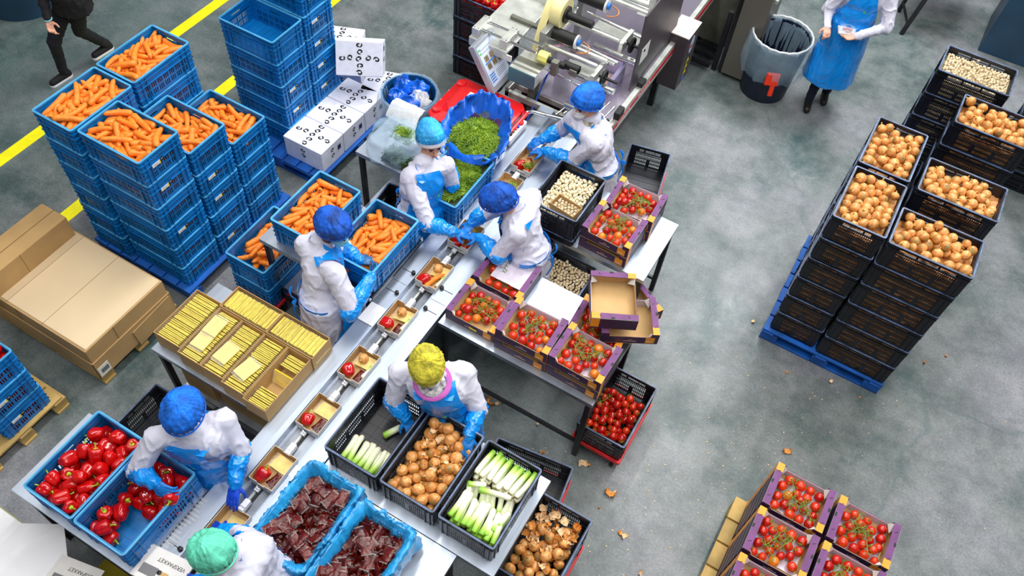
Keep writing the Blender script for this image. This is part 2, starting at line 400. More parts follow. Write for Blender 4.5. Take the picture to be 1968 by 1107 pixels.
# ------------------------------------------------------------------ floor
def floor():
    m = bpy.data.materials.new('stained_concrete_floor'); m.use_nodes = True; nt = m.node_tree; N = nt.nodes; L = nt.links; b = N['Principled BSDF']
    tc = N.new('ShaderNodeTexCoord')
    def nz(scale, det, rough=.6, dist=0):
        n = N.new('ShaderNodeTexNoise'); n.inputs['Scale'].default_value = scale; n.inputs['Detail'].default_value = det; n.inputs['Roughness'].default_value = rough; n.inputs['Distortion'].default_value = dist
        L.new(tc.outputs['Object'], n.inputs['Vector']); return n.outputs['Fac']
    def rp(src, stops):
        r = N.new('ShaderNodeValToRGB'); r.color_ramp.elements[0].position = stops[0][0]; r.color_ramp.elements[0].color = lin(stops[0][1]); r.color_ramp.elements[1].position = stops[-1][0]; r.color_ramp.elements[1].color = lin(stops[-1][1])
        for p, c in stops[1:-1]: e = r.color_ramp.elements.new(p); e.color = lin(c)
        L.new(src, r.inputs[0]); return r.outputs[0]
    def mix(a, bb, f, mode='MIX'):
        x = N.new('ShaderNodeMix'); x.data_type = 'RGBA'; x.blend_type = mode
        if isinstance(f, float): x.inputs[0].default_value = f
        else: L.new(f, x.inputs[0])
        L.new(a, x.inputs[6]); L.new(bb, x.inputs[7]); return x.outputs[2]
    big = rp(nz(.6, 7, .62, .12), [(.3, (.26, .36, .37)), (.42, (.35, .42, .41)), (.52, (.50, .52, .53)), (.62, (.63, .62, .66)), (.75, (.53, .55, .57))])
    mid = rp(nz(2.3, 9, .72, .1), [(.30, (.10, .16, .19)), (.43, (.36, .41, .41)), (.55, (.55, .58, .58)), (.7, (.68, .68, .70))])
    c = mix(big, mid, .48)
    st = rp(nz(1.2, 9, .74, .2), [(.33, (1, 1, 1)), (.44, (0, 0, 0))])
    dark = N.new('ShaderNodeRGB'); dark.outputs[0].default_value = lin((.20, .33, .34))
    sm = N.new('ShaderNodeMath'); sm.operation = 'MULTIPLY'; sm.inputs[1].default_value = .75; L.new(st, sm.inputs[0])
    c = mix(c, dark.outputs[0], sm.outputs[0])
    sx = N.new('ShaderNodeSeparateXYZ'); L.new(tc.outputs['Object'], sx.inputs[0]); lane = N.new('ShaderNodeMapRange'); lane.inputs[1].default_value = -5.6; lane.inputs[2].default_value = -7.4; L.new(sx.outputs['X'], lane.inputs[0])
    lane_noise = rp(nz(.9, 7, .65, .8), [(.34, (.35, .35, .35)), (.62, (1, 1, 1))]); lm = N.new('ShaderNodeMath'); lm.operation = 'MULTIPLY'; L.new(lane.outputs[0], lm.inputs[0]); L.new(lane_noise, lm.inputs[1]); l2 = N.new('ShaderNodeMath'); l2.operation = 'MULTIPLY'; l2.inputs[1].default_value = .62; L.new(lm.outputs[0], l2.inputs[0])
    lane_tint = N.new('ShaderNodeRGB'); lane_tint.outputs[0].default_value = lin((.27, .42, .40)); c = mix(c, lane_tint.outputs[0], l2.outputs[0])  # floor blends to teal towards the left, broken up by noise
    fine = rp(nz(55, 4, .8), [(.3, (.66, .66, .66)), (.7, (1, 1, 1))]); c = mix(c, fine, .8, 'MULTIPLY')
    # crack
    v = N.new('ShaderNodeTexVoronoi'); v.feature = 'DISTANCE_TO_EDGE'; v.inputs['Scale'].default_value = .13
    mp = N.new('ShaderNodeMapping'); L.new(tc.outputs['Object'], mp.inputs[0])
    nn = N.new('ShaderNodeTexNoise'); nn.inputs['Scale'].default_value = 2.5; nn.inputs['Detail'].default_value = 6; L.new(tc.outputs['Object'], nn.inputs['Vector'])
    vm = N.new('ShaderNodeVectorMath'); vm.operation = 'MULTIPLY_ADD'; vm.inputs[1].default_value = (.5, .5, .5); L.new(nn.outputs['Color'], vm.inputs[0]); L.new(mp.outputs[0], vm.inputs[2]); L.new(vm.outputs[0], v.inputs['Vector'])
    ck = rp(v.outputs['Distance'], [(0, (1, 1, 1)), (.0006, (0, 0, 0))]); cm = N.new('ShaderNodeMath'); cm.operation = 'MULTIPLY'; cm.inputs[1].default_value = .35; L.new(ck, cm.inputs[0])
    c = mix(c, dark.outputs[0], cm.outputs[0])
    L.new(c, b.inputs['Base Color'])
    rr = N.new('ShaderNodeMapRange'); rr.inputs[3].default_value = .22; rr.inputs[4].default_value = .62; L.new(nz(1.7, 7, .6, .3), rr.inputs[0]); L.new(rr.outputs[0], b.inputs['Roughness'])
    bp = N.new('ShaderNodeBump'); bp.inputs['Strength'].default_value = .12; bp.inputs['Distance'].default_value = .01; L.new(nz(30, 5, .7), bp.inputs['Height']); L.new(bp.outputs[0], b.inputs['Normal'])
    mb = MB(); mb.box(-14, -4, -.1, 12, 20, 0); o = mb.build('floor', m); tag(o, kind='structure')
floor()
for i, (x, y0, y1) in enumerate(((-6.70, -2, 14), (-5.68, -2, 14))):
    o = MB().box(x - .065, y0, .0, x + .065, y1, .002).build('trim_%d' % (i + 1), YELLOW); tag(o, kind='structure')
# ------------------------------------------------------------------ crates
def breaks(groups, total, sw, gap):
    "slot edges: groups = list of (start, count); returns breakpoints and the set of hole cells"
    b = [0]; holes = set()
    for st, n in groups:
        x = st
        for i in range(n):
            if x > b[-1] + 1e-6: b.append(x)
            holes.add(len(b) - 1); b.append(x + sw); x += sw + gap
    b.append(total); return b, holes
CH = .246
def blue_crate(sticker=True):
    root = thing('blue_crate', 'x', 'crate')
    hx, hy, h = .300, .200, .246; wi = .014
    mb = MB()
    for (L, half, off) in ((.572, hx, hy), (.372, hy, hx)):
        n = 7 if L > .5 else 4; gw = .034; st = (L - n * .064) / 2 + .009
        ub, hu = breaks([(st + i * .064, 3) for i in range(n)], L, .0105, .0070)
        vb = [0, .030, .078, .092, .140, .178, .206, h]
        mid = [k for k in range(len(ub) - 1) if abs((ub[k] + ub[k + 1]) / 2 - L / 2) < .062]
        def hole(i, j, hu=hu, mid=mid): return (i in hu and j in (1, 3)) or (j == 5 and i in mid)
        for s in (-1, 1):
            if L > .5: mb.perf((-L / 2 * s, s * (off - wi), 0), (s, 0, 0), (0, 0, 1), (0, s, 0), ub, vb, hole, .004)
            else: mb.perf((s * (off - wi), L / 2 * s, 0), (0, -s, 0), (0, 0, 1), (s, 0, 0), ub, vb, hole, .004)
    for z0, z1, t in ((.150, .156, .010), (.196, .204, .012), (.226, .232, .012), (.0, .010, .006)):
        mb.rring(hx - (.012 if z0 == 0 else 0), hy - (.012 if z0 == 0 else 0), .022, z0, z1, t + (.004))
    # corner ribs and upright webs
    for sx in (-1, 1):
        for sy in (-1, 1):
            for d in (.060, .112):
                mb.cbox((sx * (hx - d), sy * (hy - .007), .115), (.004, .013, .225)); mb.cbox((sx * (hx - .007), sy * (hy - d * .8), .115), (.013, .004, .225))
            for z in (.055, .105):
                mb.box(min(sx * (hx - .06), sx * hx * .985), min(sy * (hy - .014), sy * (hy - .004)), z, max(sx * (hx - .06), sx * hx * .985), max(sy * (hy - .014), sy * (hy - .004)), z + .004)
                mb.box(min(sx * (hx - .014), sx * (hx - .004)), min(sy * (hy - .05), sy * hy * .98), z, max(sx * (hx - .014), sx * (hx - .004)), max(sy * (hy - .05), sy * hy * .98), z + .004)
    wall = mb.build('crate_wall', BLUE, root)
    b = MB(); b.box(-hx + .014, -hy + .014, .004, hx - .014, hy - .014, .008)
    for i in range(9): b.cbox((-.24 + i * .06, 0, .010), (.004, .36, .003))
    b.build('crate_base', BLUE, root)
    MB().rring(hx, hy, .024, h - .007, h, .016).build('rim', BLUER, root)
    if sticker:
        s = MB(); s.box(hx + .0005, -.105, .125, hx + .002, -.030, .155); s.box(hx + .0005, -.025, .135, hx + .002, .005, .165, 1)
        s.box(hx + .0005, -.038, .120, hx + .0022, -.028, .150, 2); s.box(hx + .002, -.09, .135, hx + .0024, -.05, .138, 1); s.box(hx + .002, -.02, .150, hx + .0024, .0, .154, 0)
        tag(s.build('paper_sticker', [STICK, INK, STRY], wall), 'white paper sticker with a dark square')
    return Proto(root)
def black_crate():
    root = thing('black_crate', 'x', 'crate'); hx, hy, h = .300, .200, .246; mb = MB()
    for (L, off) in ((.576, hy), (.376, hx)):
        big = L > .5
        n = 30 if big else 17; gw = .0148; st = (L - n * gw) / 2
        ub, hu = breaks([(st, n)], L, .0094, .0054)
        vb = [0, .022, .052, .066, .096, .106, .152, .160, .172, .184, .216, h]
        c = L / 2
        win = [(-.20, -.085), (-.070, .070), (.085, .20)] if big else [(-.105, -.055), (-.045, .045), (.055, .105)]
        sets = [{k for k in range(len(ub) - 1) if a < (ub[k] + ub[k + 1]) / 2 - c < b} for a, b in win]; wk = set().union(*sets)
        grp = {k for k in hu if (int((ub[k] - st) / gw) % 10) < 8}
        def hole(i, j, hu=hu, wk=wk, grp=grp): return (j == 9 and i in wk) or (j == 5 and i in hu) or (j == 7 and i in hu) or (j in (3,) and i in grp) or (j == 1 and i in grp)
        for s in (-1, 1):
            if big: mb.perf((-L / 2 * s, s * (off - .014), 0), (s, 0, 0), (0, 0, 1), (0, s, 0), ub, vb, hole, .004)
            else: mb.perf((s * (off - .014), L / 2 * s, 0), (0, -s, 0), (0, 0, 1), (s, 0, 0), ub, vb, hole, .004)
    for z0, z1, t in ((.194, .199, .012), (.226, .231, .014), (.0, .010, .008), (.118, .121, .0045), (.060, .063, .0045)):
        mb.rring(hx - (.010 if z0 == 0 or t < .005 else 0), hy - (.010 if z0 == 0 or t < .005 else 0), .018, z0, z1, t + .003)
    for sx in (-1, 1):
        for sy in (-1, 1):
            for d in (.040, .085):
                mb.cbox((sx * (hx - d), sy * (hy - .007), .115), (.004, .013, .225)); mb.cbox((sx * (hx - .007), sy * (hy - d * .8), .115), (.013, .004, .225))
    mb.build('crate_wall', BLACK, root)
    b = MB(); b.box(-hx + .014, -hy + .014, .004, hx - .014, hy - .014, .008)
    for i in range(7): b.cbox((-.24 + i * .08, 0, .0095), (.003, .36, .003))
    for i in range(5): b.cbox((0, -.14 + i * .07, .0095), (.56, .003, .003))
    b.build('crate_base', BLACK, root)
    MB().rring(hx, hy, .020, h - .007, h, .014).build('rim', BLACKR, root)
    return Proto(root)
BC = blue_crate(); BCP = blue_crate(False); KC = black_crate()
ORD = ['topmost', 'second from the top', 'third from the top', 'fourth from the top', 'fifth from the top', 'sixth from the top', 'seventh from the top', 'eighth from the top']
def stack(P_, P2, x, y, z0, n, rz, text, group, seed=0, h=CH):
    rnd = random.Random(seed); out = []
    for k in range(n):
        lv = n - 1 - k
        p = P_ if rnd.random() < .6 else P2
        jx, jy = (rnd.uniform(-.003, .003), rnd.uniform(-.003, .003)) if k < n - 1 else (0, 0)
        out.append(p.put((x + jx, y + jy, z0 + k * h), rz + (PI if 0 else 0), text % ORD[lv], group))
    return out
def pallet(name, label, x0, y0, x1, y1, M, along='y', z1=.145):
    root = thing(name, label, 'pallet', ((x0 + x1) / 2, (y0 + y1) / 2, 0)); w, d = (x1 - x0) / 2, (y1 - y0) / 2
    def b(nm, a):
        m = MB(); [m.box(*q) for q in a]; return m.build(nm, M, root, bevel=.003)
    for i in range(7):
        t = -1 + 2 * (i + .5) / 7
        b('deck_board', [(t * w - w / 7 + .008, -d, z1 - .022, t * w + w / 7 - .008, d, z1)] if along == 'y' else [(-w, t * d - d / 7 + .008, z1 - .022, w, t * d + d / 7 - .008, z1)])
    if along == 'y': b('stringer_board', [(-w, t * d - .05 * 1, z1 - .044, w, t * d + .05, z1 - .0225) for t in (-.92, 0, .92)])
    else: b('stringer_board', [(t * w - .05, -d, z1 - .044, t * w + .05, d, z1 - .0225) for t in (-.9, 0, .9)])
    for sx in (-.86, 0, .86):
        for sy in (-.89, 0, .89):
            b('block', [(sx * w - .07, sy * d - .06, .022, sx * w + .07, sy * d + .06, z1 - .0445)])
    b('runner_board', [(-w, t * d - .055, 0, w, t * d + .055, .0215) for t in (-.89, 0, .89)])
    return root

# carrot pallet: three crates side by side in front, two end to end behind
PT = .146
pallet('plastic_pallet', 'blue pallet under the stacks of carrot crates', -5.17, 2.36, -4.07, 3.68, PALB)
CPAL = [(-4.415, 2.605, 6, 0, 'front corner'), (-4.41, 3.018, 5, 0, 'middle'), (-4.42, 3.435, 4, 0, 'rightmost, lowest'), (-4.935, 2.675, 6, PI / 2, 'leftmost'), (-4.945, 3.295, 6, PI / 2, 'rear')]
for q, (x, y, n, rz, nm) in enumerate(CPAL):
    stack(BCP, BC if q < 2 else BCP, x, y, PT, n, rz, 'blue crate, %s in the ' + nm + ' stack of the carrot pallet', 'blue crates of the carrot pallet', q + 1)
# empty crates
pallet('plastic_pallet', 'blue pallet carrying empty blue crates and white foam boxes', -5.06, 3.99, -3.96, 5.22, PALB)
ZE = PT
stack(BC, BCP, -4.745, 4.37, ZE, 5, 0, 'empty blue crate, %s, front stack beside the foam boxes', 'empty blue crates', 6)
stack(BC, BCP, -4.745, 4.785, ZE, 7, 0, 'empty blue crate, %s, tall stack behind the open crate', 'empty blue crates', 7)
# onion pallet
pallet('plastic_pallet', 'blue pallet under the black crates of onions', .20, 4.70, 1.26, 5.96, PALB, 'x')
OG = 'black crates of the onion pallet'
stack(KC, KC, .435, 5.04, PT, 6, PI / 2, 'black onion crate, %s, front left stack of the onion pallet', OG, 8)
stack(KC, KC, .435, 5.69, PT, 6, PI / 2, 'black onion crate, %s, rear left stack of the onion pallet', OG, 9)
stack(KC, KC, .955, 4.92, PT, 6, 0, 'black onion crate, %s, front right stack of the onion pallet', OG, 10)
stack(KC, KC, 1.00, 5.56, PT, 6, 0, 'black onion crate, %s, middle right stack of the onion pallet', OG, 11)
stack(KC, KC, 1.07, 6.06 + .42, PT, 6, 0, 'black onion crate, %s, rear right stack by the garlic', OG, 12)
pallet('plastic_pallet', 'blue pallet under the black crates of garlic', .42, 6.25, 1.40, 7.42, PALB, 'x')
stack(KC, KC, .80, 7.06, PT, 6, 0, 'black crate of garlic, %s in the stack behind the onions', 'black crates of garlic', 13, CH)
stack(KC, KC, 1.76, 8.05, .0, 5, 0, 'black crate, %s, dark stack cut by the right edge', 'black crates at the right edge', 14)
# peppers pallet on the left edge
pallet('wooden_pallet', 'pale wooden pallet under the blue pepper crates by the left edge', -5.4, .42, -4.20, 1.12, WOOD, 'y')
stack(BC, BC, -4.53, .86, PT, 3, 0, 'blue crate, %s in the short pepper stack at the left edge', 'blue pepper crates at the left edge', 15)
# stack with peppers behind the machine
stack(KC, KC, -3.588, 6.32, .0, 4, 0, 'black crate, %s in the stack of peppers behind the wrapping machine', 'black crates behind the machine', 16)

# ------------------------------------------------------------------ produce
def carrot_proto(seed):
    rnd = random.Random(seed); root = thing('carrot', 'x', 'carrot'); mb = MB(); n = 12; bend = rnd.uniform(-.016, .016); b2 = rnd.uniform(-.008, .008); pr = []
    def fn(p, t, i):
        u = i / n; k = 1 + .05 * math.sin(9 * t + i * 2.3 + seed) * .4 + .04 * noise.noise((i * 1.7, seed, math.cos(t)))
        x = -.099 + .198 * u; bb = bend * (1 - (2 * u - 1) ** 2) * 1.2
        return Vector((x, p.x * k + bb, p.y * k + b2 * u * u))
    for i in range(n + 1):
        u = i / n; r = .0250 * (1 - .33 * u) * (min(1, (u + .015) / .10) ** .5) * (min(1, (1.012 - u) / .12) ** .55) * (1 + .05 * noise.noise((i * .9, seed, 0)))
        pr.append((max(r, .002), 0))
    mb.lathe(pr, 11, 0, fn); b = mb.build('carrot_root', CARROT, root, True, 180)
    t = MB(); t.lathe([(.0090, -.1004), (.0082, -.1025), (.004, -.1035)], 7, 0, lambda p, a, i: Vector((p.z, p.x, p.y))); t.build('carrot_crown', CARROTT, root, True)
    return Proto(root)
CAR = [carrot_proto(s) for s in range(6)]
def onion_proto(seed):
    rnd = random.Random(seed); root = thing('onion', 'x', 'onion'); r = .038; sq = rnd.uniform(.86, .98)
    pr = []
    for i in range(13):
        a = -PI / 2 + PI * i / 12; pr.append((max(r * math.cos(a), .003), r * math.sin(a) * sq))
    pr[-1] = (.0055, r * sq * 1.05); pr.append((.0048, r * sq * 1.25)); pr.append((.006, r * sq * 1.42)); pr.append((.002, r * sq * 1.45))
    def fn(p, t, i): k = 1 + .035 * math.cos(2 * t + seed) + .02 * noise.noise((math.cos(t) * 2, math.sin(t) * 2, i * .3 + seed)); return Vector((p.x * k, p.y * k, p.z))
    bulb = MB().lathe(pr, 14, 0, fn).build('onion_bulb', ONION, root, True, 180)
    m = MB(); rr = random.Random(seed)
    for i in range(9):
        a = rr.uniform(0, 6.3); m.tube([(0, 0, -r * sq * .95), (.006 * math.cos(a), .006 * math.sin(a), -r * sq * 1.08), (.010 * math.cos(a), .010 * math.sin(a), -r * sq * 1.12)], .0007, 3)
    m.build('root_tuft', ROOT, bulb)
    return Proto(root)
ONI = [onion_proto(s) for s in range(5)]
def flake_mesh(seed, s=.03):
    rnd = random.Random(seed); a0 = rnd.uniform(.5, 1.3)
    def fn(i, j):
        u = i / 7 - .5; v = j / 5 - .5; w = 1 - abs(v) ** 1.5 * .9; ph = u * 2.4 * a0
        return (s * .6 * math.sin(ph) * w * 1.2 + .012 * noise.noise((i * .6, j * .9, seed)), v * s * 1.2 + .004 * noise.noise((i, j + 9, seed)), s * .45 * (1 - math.cos(ph)) + .016 * noise.noise((i * .8, j * .8, seed + 5)))
    m = MB(); m.grid(8, 6, fn); return m
def flake_proto(seed, M):
    m = flake_mesh(seed, random.Random(seed).uniform(.026, .044)); o = m.build('onion_skin', M, None, True, 180); tag(o, 'x', 'onion skin'); return Proto(o)
FLK = [flake_proto(s, FLAKE if s % 3 else FLAKEP) for s in range(5)]
def tomato_proto(seed, M, name='tomato'):
    rnd = random.Random(seed); root = thing(name, 'x', 'tomato'); r = .0315; el = rnd.uniform(.90, 1.14)
    pr = [(max(r * math.cos(-PI / 2 + PI * i / 11), .003), r * el * math.sin(-PI / 2 + PI * i / 11)) for i in range(12)]
    pr[-1] = (.004, pr[-2][1] * .985)
    def fn(p, t, i): k = 1 + .018 * math.cos(5 * t + seed); return Vector((p.x * k, p.y * k, p.z))
    MB().lathe(pr, 16, 0, fn).build('tomato_fruit', M, root, True, 180)
    m = MB(); zt = r * el * .97
    for i in range(5):
        a = 2 * PI * i / 5 + seed; c, s = math.cos(a), math.sin(a)
        m.tube([(0, 0, zt), (.010 * c, .010 * s, zt + .004), (.020 * c, .020 * s, zt + rnd.uniform(-.002, .006))], [.0022, .0020, .0004], 4)
    m.tube([(0, 0, zt - .001), (.003, .002, zt + .012)], .0022, 5)
    m.build('calyx', VINE, root)
    return Proto(root)
TOM = [tomato_proto(s, M) for s, M in enumerate((TOMATO, TOMATO, TOMR, TOMATO, TOMR))] + [tomato_proto(9, TOMY)]
def vine_proto(seed):
    rnd = random.Random(seed); m = MB(); p = Vector((-.075, 0, 0)); pts = [p.copy()]
    for i in range(5): p = p + Vector((.03, rnd.uniform(-.014, .014), rnd.uniform(-.004, .004))); pts.append(p.copy())
    m.tube(pts, [.0028, .0028, .0026, .0024, .002, .0015], 5)
    for i, q in enumerate(pts[:-1]):
        for s in (-1, 1):
            e = q + Vector((rnd.uniform(.004, .018), s * rnd.uniform(.016, .03), rnd.uniform(-.014, .004))); m.tube([q, (q + e) / 2 + Vector((0, 0, .004)), e], [.002, .0018, .0018], 4)
            for k in range(4):
                a = rnd.uniform(0, 6.3); m.tube([e, e + Vector((.011 * math.cos(a), .011 * math.sin(a), rnd.uniform(-.003, .008)))], [.0014, .0003], 3)
    o = m.build('tomato_vine', VINE, None, True); tag(o, 'x', 'vine'); return Proto(o)
VIN = [vine_proto(s) for s in range(3)]
def pepper_proto(seed):
    rnd = random.Random(seed); root = thing('red_pepper', 'x', 'pepper'); nl = rnd.choice((3, 4, 4)); Lh = rnd.uniform(.078, .100); r0 = .0445
    prof = [(.004, .012), (.012, .004), (.62 * r0, -.004), (.92 * r0, .004), (1.0 * r0, .016), (.99 * r0, .03), (.93 * r0, .045), (.86 * r0, .058), (.76 * r0, .070), (.55 * r0, .080), (.3 * r0, .083), (.004, .078)]
    prof = [(a, b * Lh / .083) for a, b in prof]
    def fn(p, t, i):
        k = 1.03 - .20 * (abs(math.cos(nl * t / 2 + seed)) ** 7) * (1 if i > 1 else .4) * (.7 + .5 * i / 11) + .04 * noise.noise((math.cos(t), math.sin(t), i * .35 + seed))
        x = (p.z - Lh / 2); tilt = .12 * math.sin(seed) * x
        return Vector((-x, p.x * k + tilt, p.y * k))
    MB().lathe(prof, 28, 0, fn).build('pepper_fruit', PEPPER, root, True, 180)
    m = MB(); x0 = Lh / 2 - .004; b = rnd.uniform(-1, 1)
    m.lathe([(.016, -.002), (.012, .003), (.006, .006)], 8, 0, lambda p, a, i: Vector((x0 + p.z, p.x * (1 + .2 * math.cos(5 * a)), p.y * (1 + .2 * math.cos(5 * a)))))
    m.tube([(x0, 0, 0), (x0 + .012, .002 * b, 0), (x0 + .026, .010 * b, .003), (x0 + .036, .020 * b, .004)], [.0052, .0042, .004, .0052], 7)
    m.build('pepper_stem', STEM, root, True)
    return Proto(root)
PEP = [pepper_proto(s) for s in range(6)]
def leek_proto(seed, L=.19, root_end=True):
    rnd = random.Random(seed); root = thing('leek', 'x', 'leek'); n = 10; r = .0205; bend = rnd.uniform(-.006, .006)
    def fn(p, t, i): u = i / n; k = 1 + .03 * math.cos(6 * t + seed + u); return Vector((-L / 2 + L * u, p.x * k + bend * (1 - (2 * u - 1) ** 2), p.y * k))
    MB().lathe([(r * (.72 if i == 0 else .98 if i == 1 else .9 + .12 * abs(i / n - .4)), 0) for i in range(n + 1)], 12, 0, fn).build('leek_stalk', LEEK, root, True, 50)
    m = MB()
    for k, rr in enumerate((.9, .7, .5, .3)):
        m.lathe([(r * rr, 0), (r * rr, .001 + k * .0008), (r * (rr - .08), .001 + k * .0008)], 12, 0, lambda p, a, i: Vector((L / 2 + p.z - .0005, p.x, p.y)))
    m.build('cut_end', LEEKC, root)
    m = MB(); m.lathe([(r * .68, .001), (r * .6, -.004), (r * .2, -.006)], 10, 0, lambda p, a, i: Vector((-L / 2 + p.z, p.x, p.y))); m.build('root_end', LEEKR, root, True)
    return Proto(root)
LEK = [leek_proto(s, l) for s, l in enumerate((.19, .205, .18))]; LEKS = [leek_proto(7, .11)]
def clove_proto(seed, M):
    rnd = random.Random(seed); pr = [(max(.0142 * math.sin(PI * (i / 8) ** .7), .0012), -.016 + .033 * i / 8) for i in range(9)]
    m = MB(); m.lathe(pr, 8, 0, lambda p, t, i: Vector((p.x * (1 + .15 * math.cos(3 * t + seed)), p.y * .85 + .003 * math.sin(PI * i / 8), p.z)))
    o = m.build('garlic_clove', M, None, True, 180); tag(o, 'x', 'garlic clove'); return Proto(o)
CLO = [clove_proto(s, GARLIC) for s in range(3)]; CLOD = [clove_proto(s + 5, GARLICD) for s in range(3)]
def sachet_proto(seed, M=SAUCE):
    root = thing('sauce_sachet', 'x', 'sachet'); L, Wd = .120, .060
    def f(i, j, s):
        u = i / 12 * 2 - 1; v = j / 7 * 2 - 1; t = (1 - abs(u) ** 3) * (1 - abs(v) ** 2.5); z = s * .009 * max(t, 0) + .0045 * noise.noise((u * 2.4, v * 2, seed)) + .003 * noise.noise((u * 6, v * 5, seed + 3))
        return (u * L * .40, v * Wd / 2 * (1 - .06 * abs(noise.noise((i * .5, seed, 0)))), z + .012 * math.sin(seed) * u * u)
    m = MB(); m.grid(13, 8, lambda i, j: f(i, j, 1)); m.grid(13, 8, lambda i, j: f(i, 7 - j, -1)); m.build('sauce_pouch', M, root, True, 180)
    e = MB()
    for s in (-1, 1): e.grid(3, 8, lambda i, j: (s * (L * .40 + i * .0035), (j / 7 * 2 - 1) * Wd / 2, .0025 * math.sin(j * 2.3 + seed) * (i + .4) + .012 * math.sin(seed)))
    e.build('sealed_edge', CLEARS, root, True, 180)
    return Proto(root)
SAC = [sachet_proto(s) for s in range(5)]

SET = dict(
    carrots=lambda s: settle('c%d' % s, 66, .282, .182, .155, .0230, 10 + s, 200),
    onions=lambda s: settle('o%d' % s, 74, .280, .180, 0, .038, 20 + s, 170, jit=.15),
    peppers=lambda s: settle('p%d' % s, 46, .280, .180, .020, .043, 30 + s, 190, jit=.08, tilt=1.8),
)
# carrots in the crates of the pallet
CG = 'carrots heaped in the crates of the carrot pallet'
def quarter(txt, hx=.1, hy=.06):
    def f(i, p):
        return txt % (('far' if p.y > 0 else 'near') + (' right' if p.x > 0 else ' left'))
    return f
def crate_carrots(x, y, zr, rz, which, place, s, flip, zmin=.03, depth=.135, grp=CG):
    it = SET['carrots'](s)
    heap(CAR, it, (x, y, zr - depth), rz, 'orange carrot in %s' % place, 'carrots in ' + place, flip, zmin)
ZT = PT + 6 * CH
for q, (x, y, n, rz, nm) in enumerate(CPAL):
    crate_carrots(x, y, PT + n * CH, rz, 0, 'the %s crate of the carrot pallet' % nm, q % 3, q > 2, zmin=.0, depth=(.12, .13, .14, .115, .12)[q])
def crate_onions(x, y, zr, rz, place, s, flip, depth=.135, zmin=.045, keep=None):
    return heap(ONI, SET['onions'](s), (x, y, zr - depth), rz, 'golden brown onion in %s' % place, 'onions in ' + place, flip, zmin, keep)
crate_onions(.435, 5.04, ZT, PI / 2, 'the front left crate of the onion pallet', 0, False)
crate_onions(.435, 5.69, ZT, PI / 2, 'the rear left crate of the onion pallet', 1, False)
crate_onions(.955, 4.92, ZT, 0, 'the front right crate of the onion pallet', 1, True)
crate_onions(1.00, 5.56, ZT, 0, 'the middle right crate of the onion pallet', 0, True)
crate_onions(1.07, 6.48, ZT, 0, 'the rear right crate of onions, next to the garlic', 1, False)
# what fills the crates below shows through their slots
def fill(name, label, cat, M, boxes, amp, freq, seed=0):
    mb = MB()
    for (x, y, z0, z1, rz) in boxes:
        a, b = (.283, .183) if abs(rz) < .1 else (.183, .283)
        if 'carrot' in name: a -= .03; b -= .03
        nx, ny = 14, 14
        def fn(i, j):
            X = -a + 2 * a * i / (nx * 2 - 1); Y = -b + 2 * b * j / (ny * 2 - 1); q = noise.noise((x + X * freq, y + Y * freq, z1 * 7))
            return (x + X, y + Y, z1 - .02 + amp * q)
        mb.grid(nx * 2, ny * 2, fn)
        for s in (-1, 1):
            for ax in (0, 1):
                def g(i, j):
                    u = -1 + 2 * i / 27; z = z0 + .012 + (z1 - z0 - .034) * j / 9
                    X, Y = (s * a, u * b) if ax == 0 else (u * a, s * b)
                    q = amp * .5 * (noise.noise((x + X * freq + 3, y + Y * freq, z * freq)) - .6)
                    return (x + X + (s * q if ax == 0 else 0), y + Y + (s * q if ax == 1 else 0), z)
                mb.grid(28, 10, g)
    o = mb.build(name, M, None, True, 180); return tag(o, label, cat, kind='stuff')
ob = []
for (x, y, rz) in ((.435, 5.04, 1.57), (.435, 5.69, 1.57), (.955, 4.92, 0), (1.0, 5.56, 0), (1.07, 6.48, 0)):
    for k in range(6): ob.append((x, y, PT + k * CH, PT + (k + 1) * CH - (.085 if k == 5 else .02), rz))
ONF = mat('packed_onion_skin', (.95, .70, .42), .4, vs=22, col2=(.70, .42, .18), bump=.5, bs=18)
fill('packed_onions', 'onions packed deeper in the black crates, glimpsed through the slots', 'onions', ONF, ob, .03, 24)
ONF2 = mat('packed_garlic', (.90, .84, .68), .5, vs=40, col2=(.55, .48, .36), bump=.5, bs=30)
fill('packed_garlic_cloves', 'garlic packed in the lower black crates, glimpsed through the slots', 'garlic', ONF2, [(.80, 7.06, PT + k * CH, PT + (k + 1) * CH - (.075 if k == 5 else .02), 0) for k in range(6)], .012, 50)
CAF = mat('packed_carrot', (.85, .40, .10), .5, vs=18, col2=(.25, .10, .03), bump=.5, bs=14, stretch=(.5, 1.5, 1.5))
cb = []
for (x, y, n, rz, nm) in CPAL:
    for k in range(n): cb.append((x, y, PT + k * CH, PT + (k + 1) * CH - (.165 if k == n - 1 else .03), rz))
fill('packed_carrots', 'carrots packed deeper in the blue crates, glimpsed through the slots', 'carrots', CAF, cb, .02, 20)
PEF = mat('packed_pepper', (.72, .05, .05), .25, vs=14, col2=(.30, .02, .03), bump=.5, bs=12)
fill('packed_peppers', 'red peppers packed in the black crates behind the machine and in the left stack', 'peppers', PEF,
     [(-3.588, 6.32, k * CH, (k + 1) * CH - (.10 if k == 3 else .03), 0) for k in range(4)] + [(-4.53, .86, PT + k * CH, PT + (k + 1) * CH - (.12 if k == 2 else .03), 0) for k in range(3)], .03, 18)
def crate_peppers(x, y, zr, rz, place, s, flip, depth=.15, zmin=.0, keep=None, grp=None):
    return heap(PEP, SET['peppers'](s), (x, y, zr - depth), rz, 'glossy red pepper in %s' % place, 'peppers in ' + place, flip, zmin, keep)
crate_peppers(-4.53, .86, PT + 3 * CH, 0, 'the blue crate stack at the left edge', 0, False, .14, .03)
crate_peppers(-3.588, 6.32, 4 * CH, 0, 'the black crate behind the wrapping machine', 1, False, .11, .03)
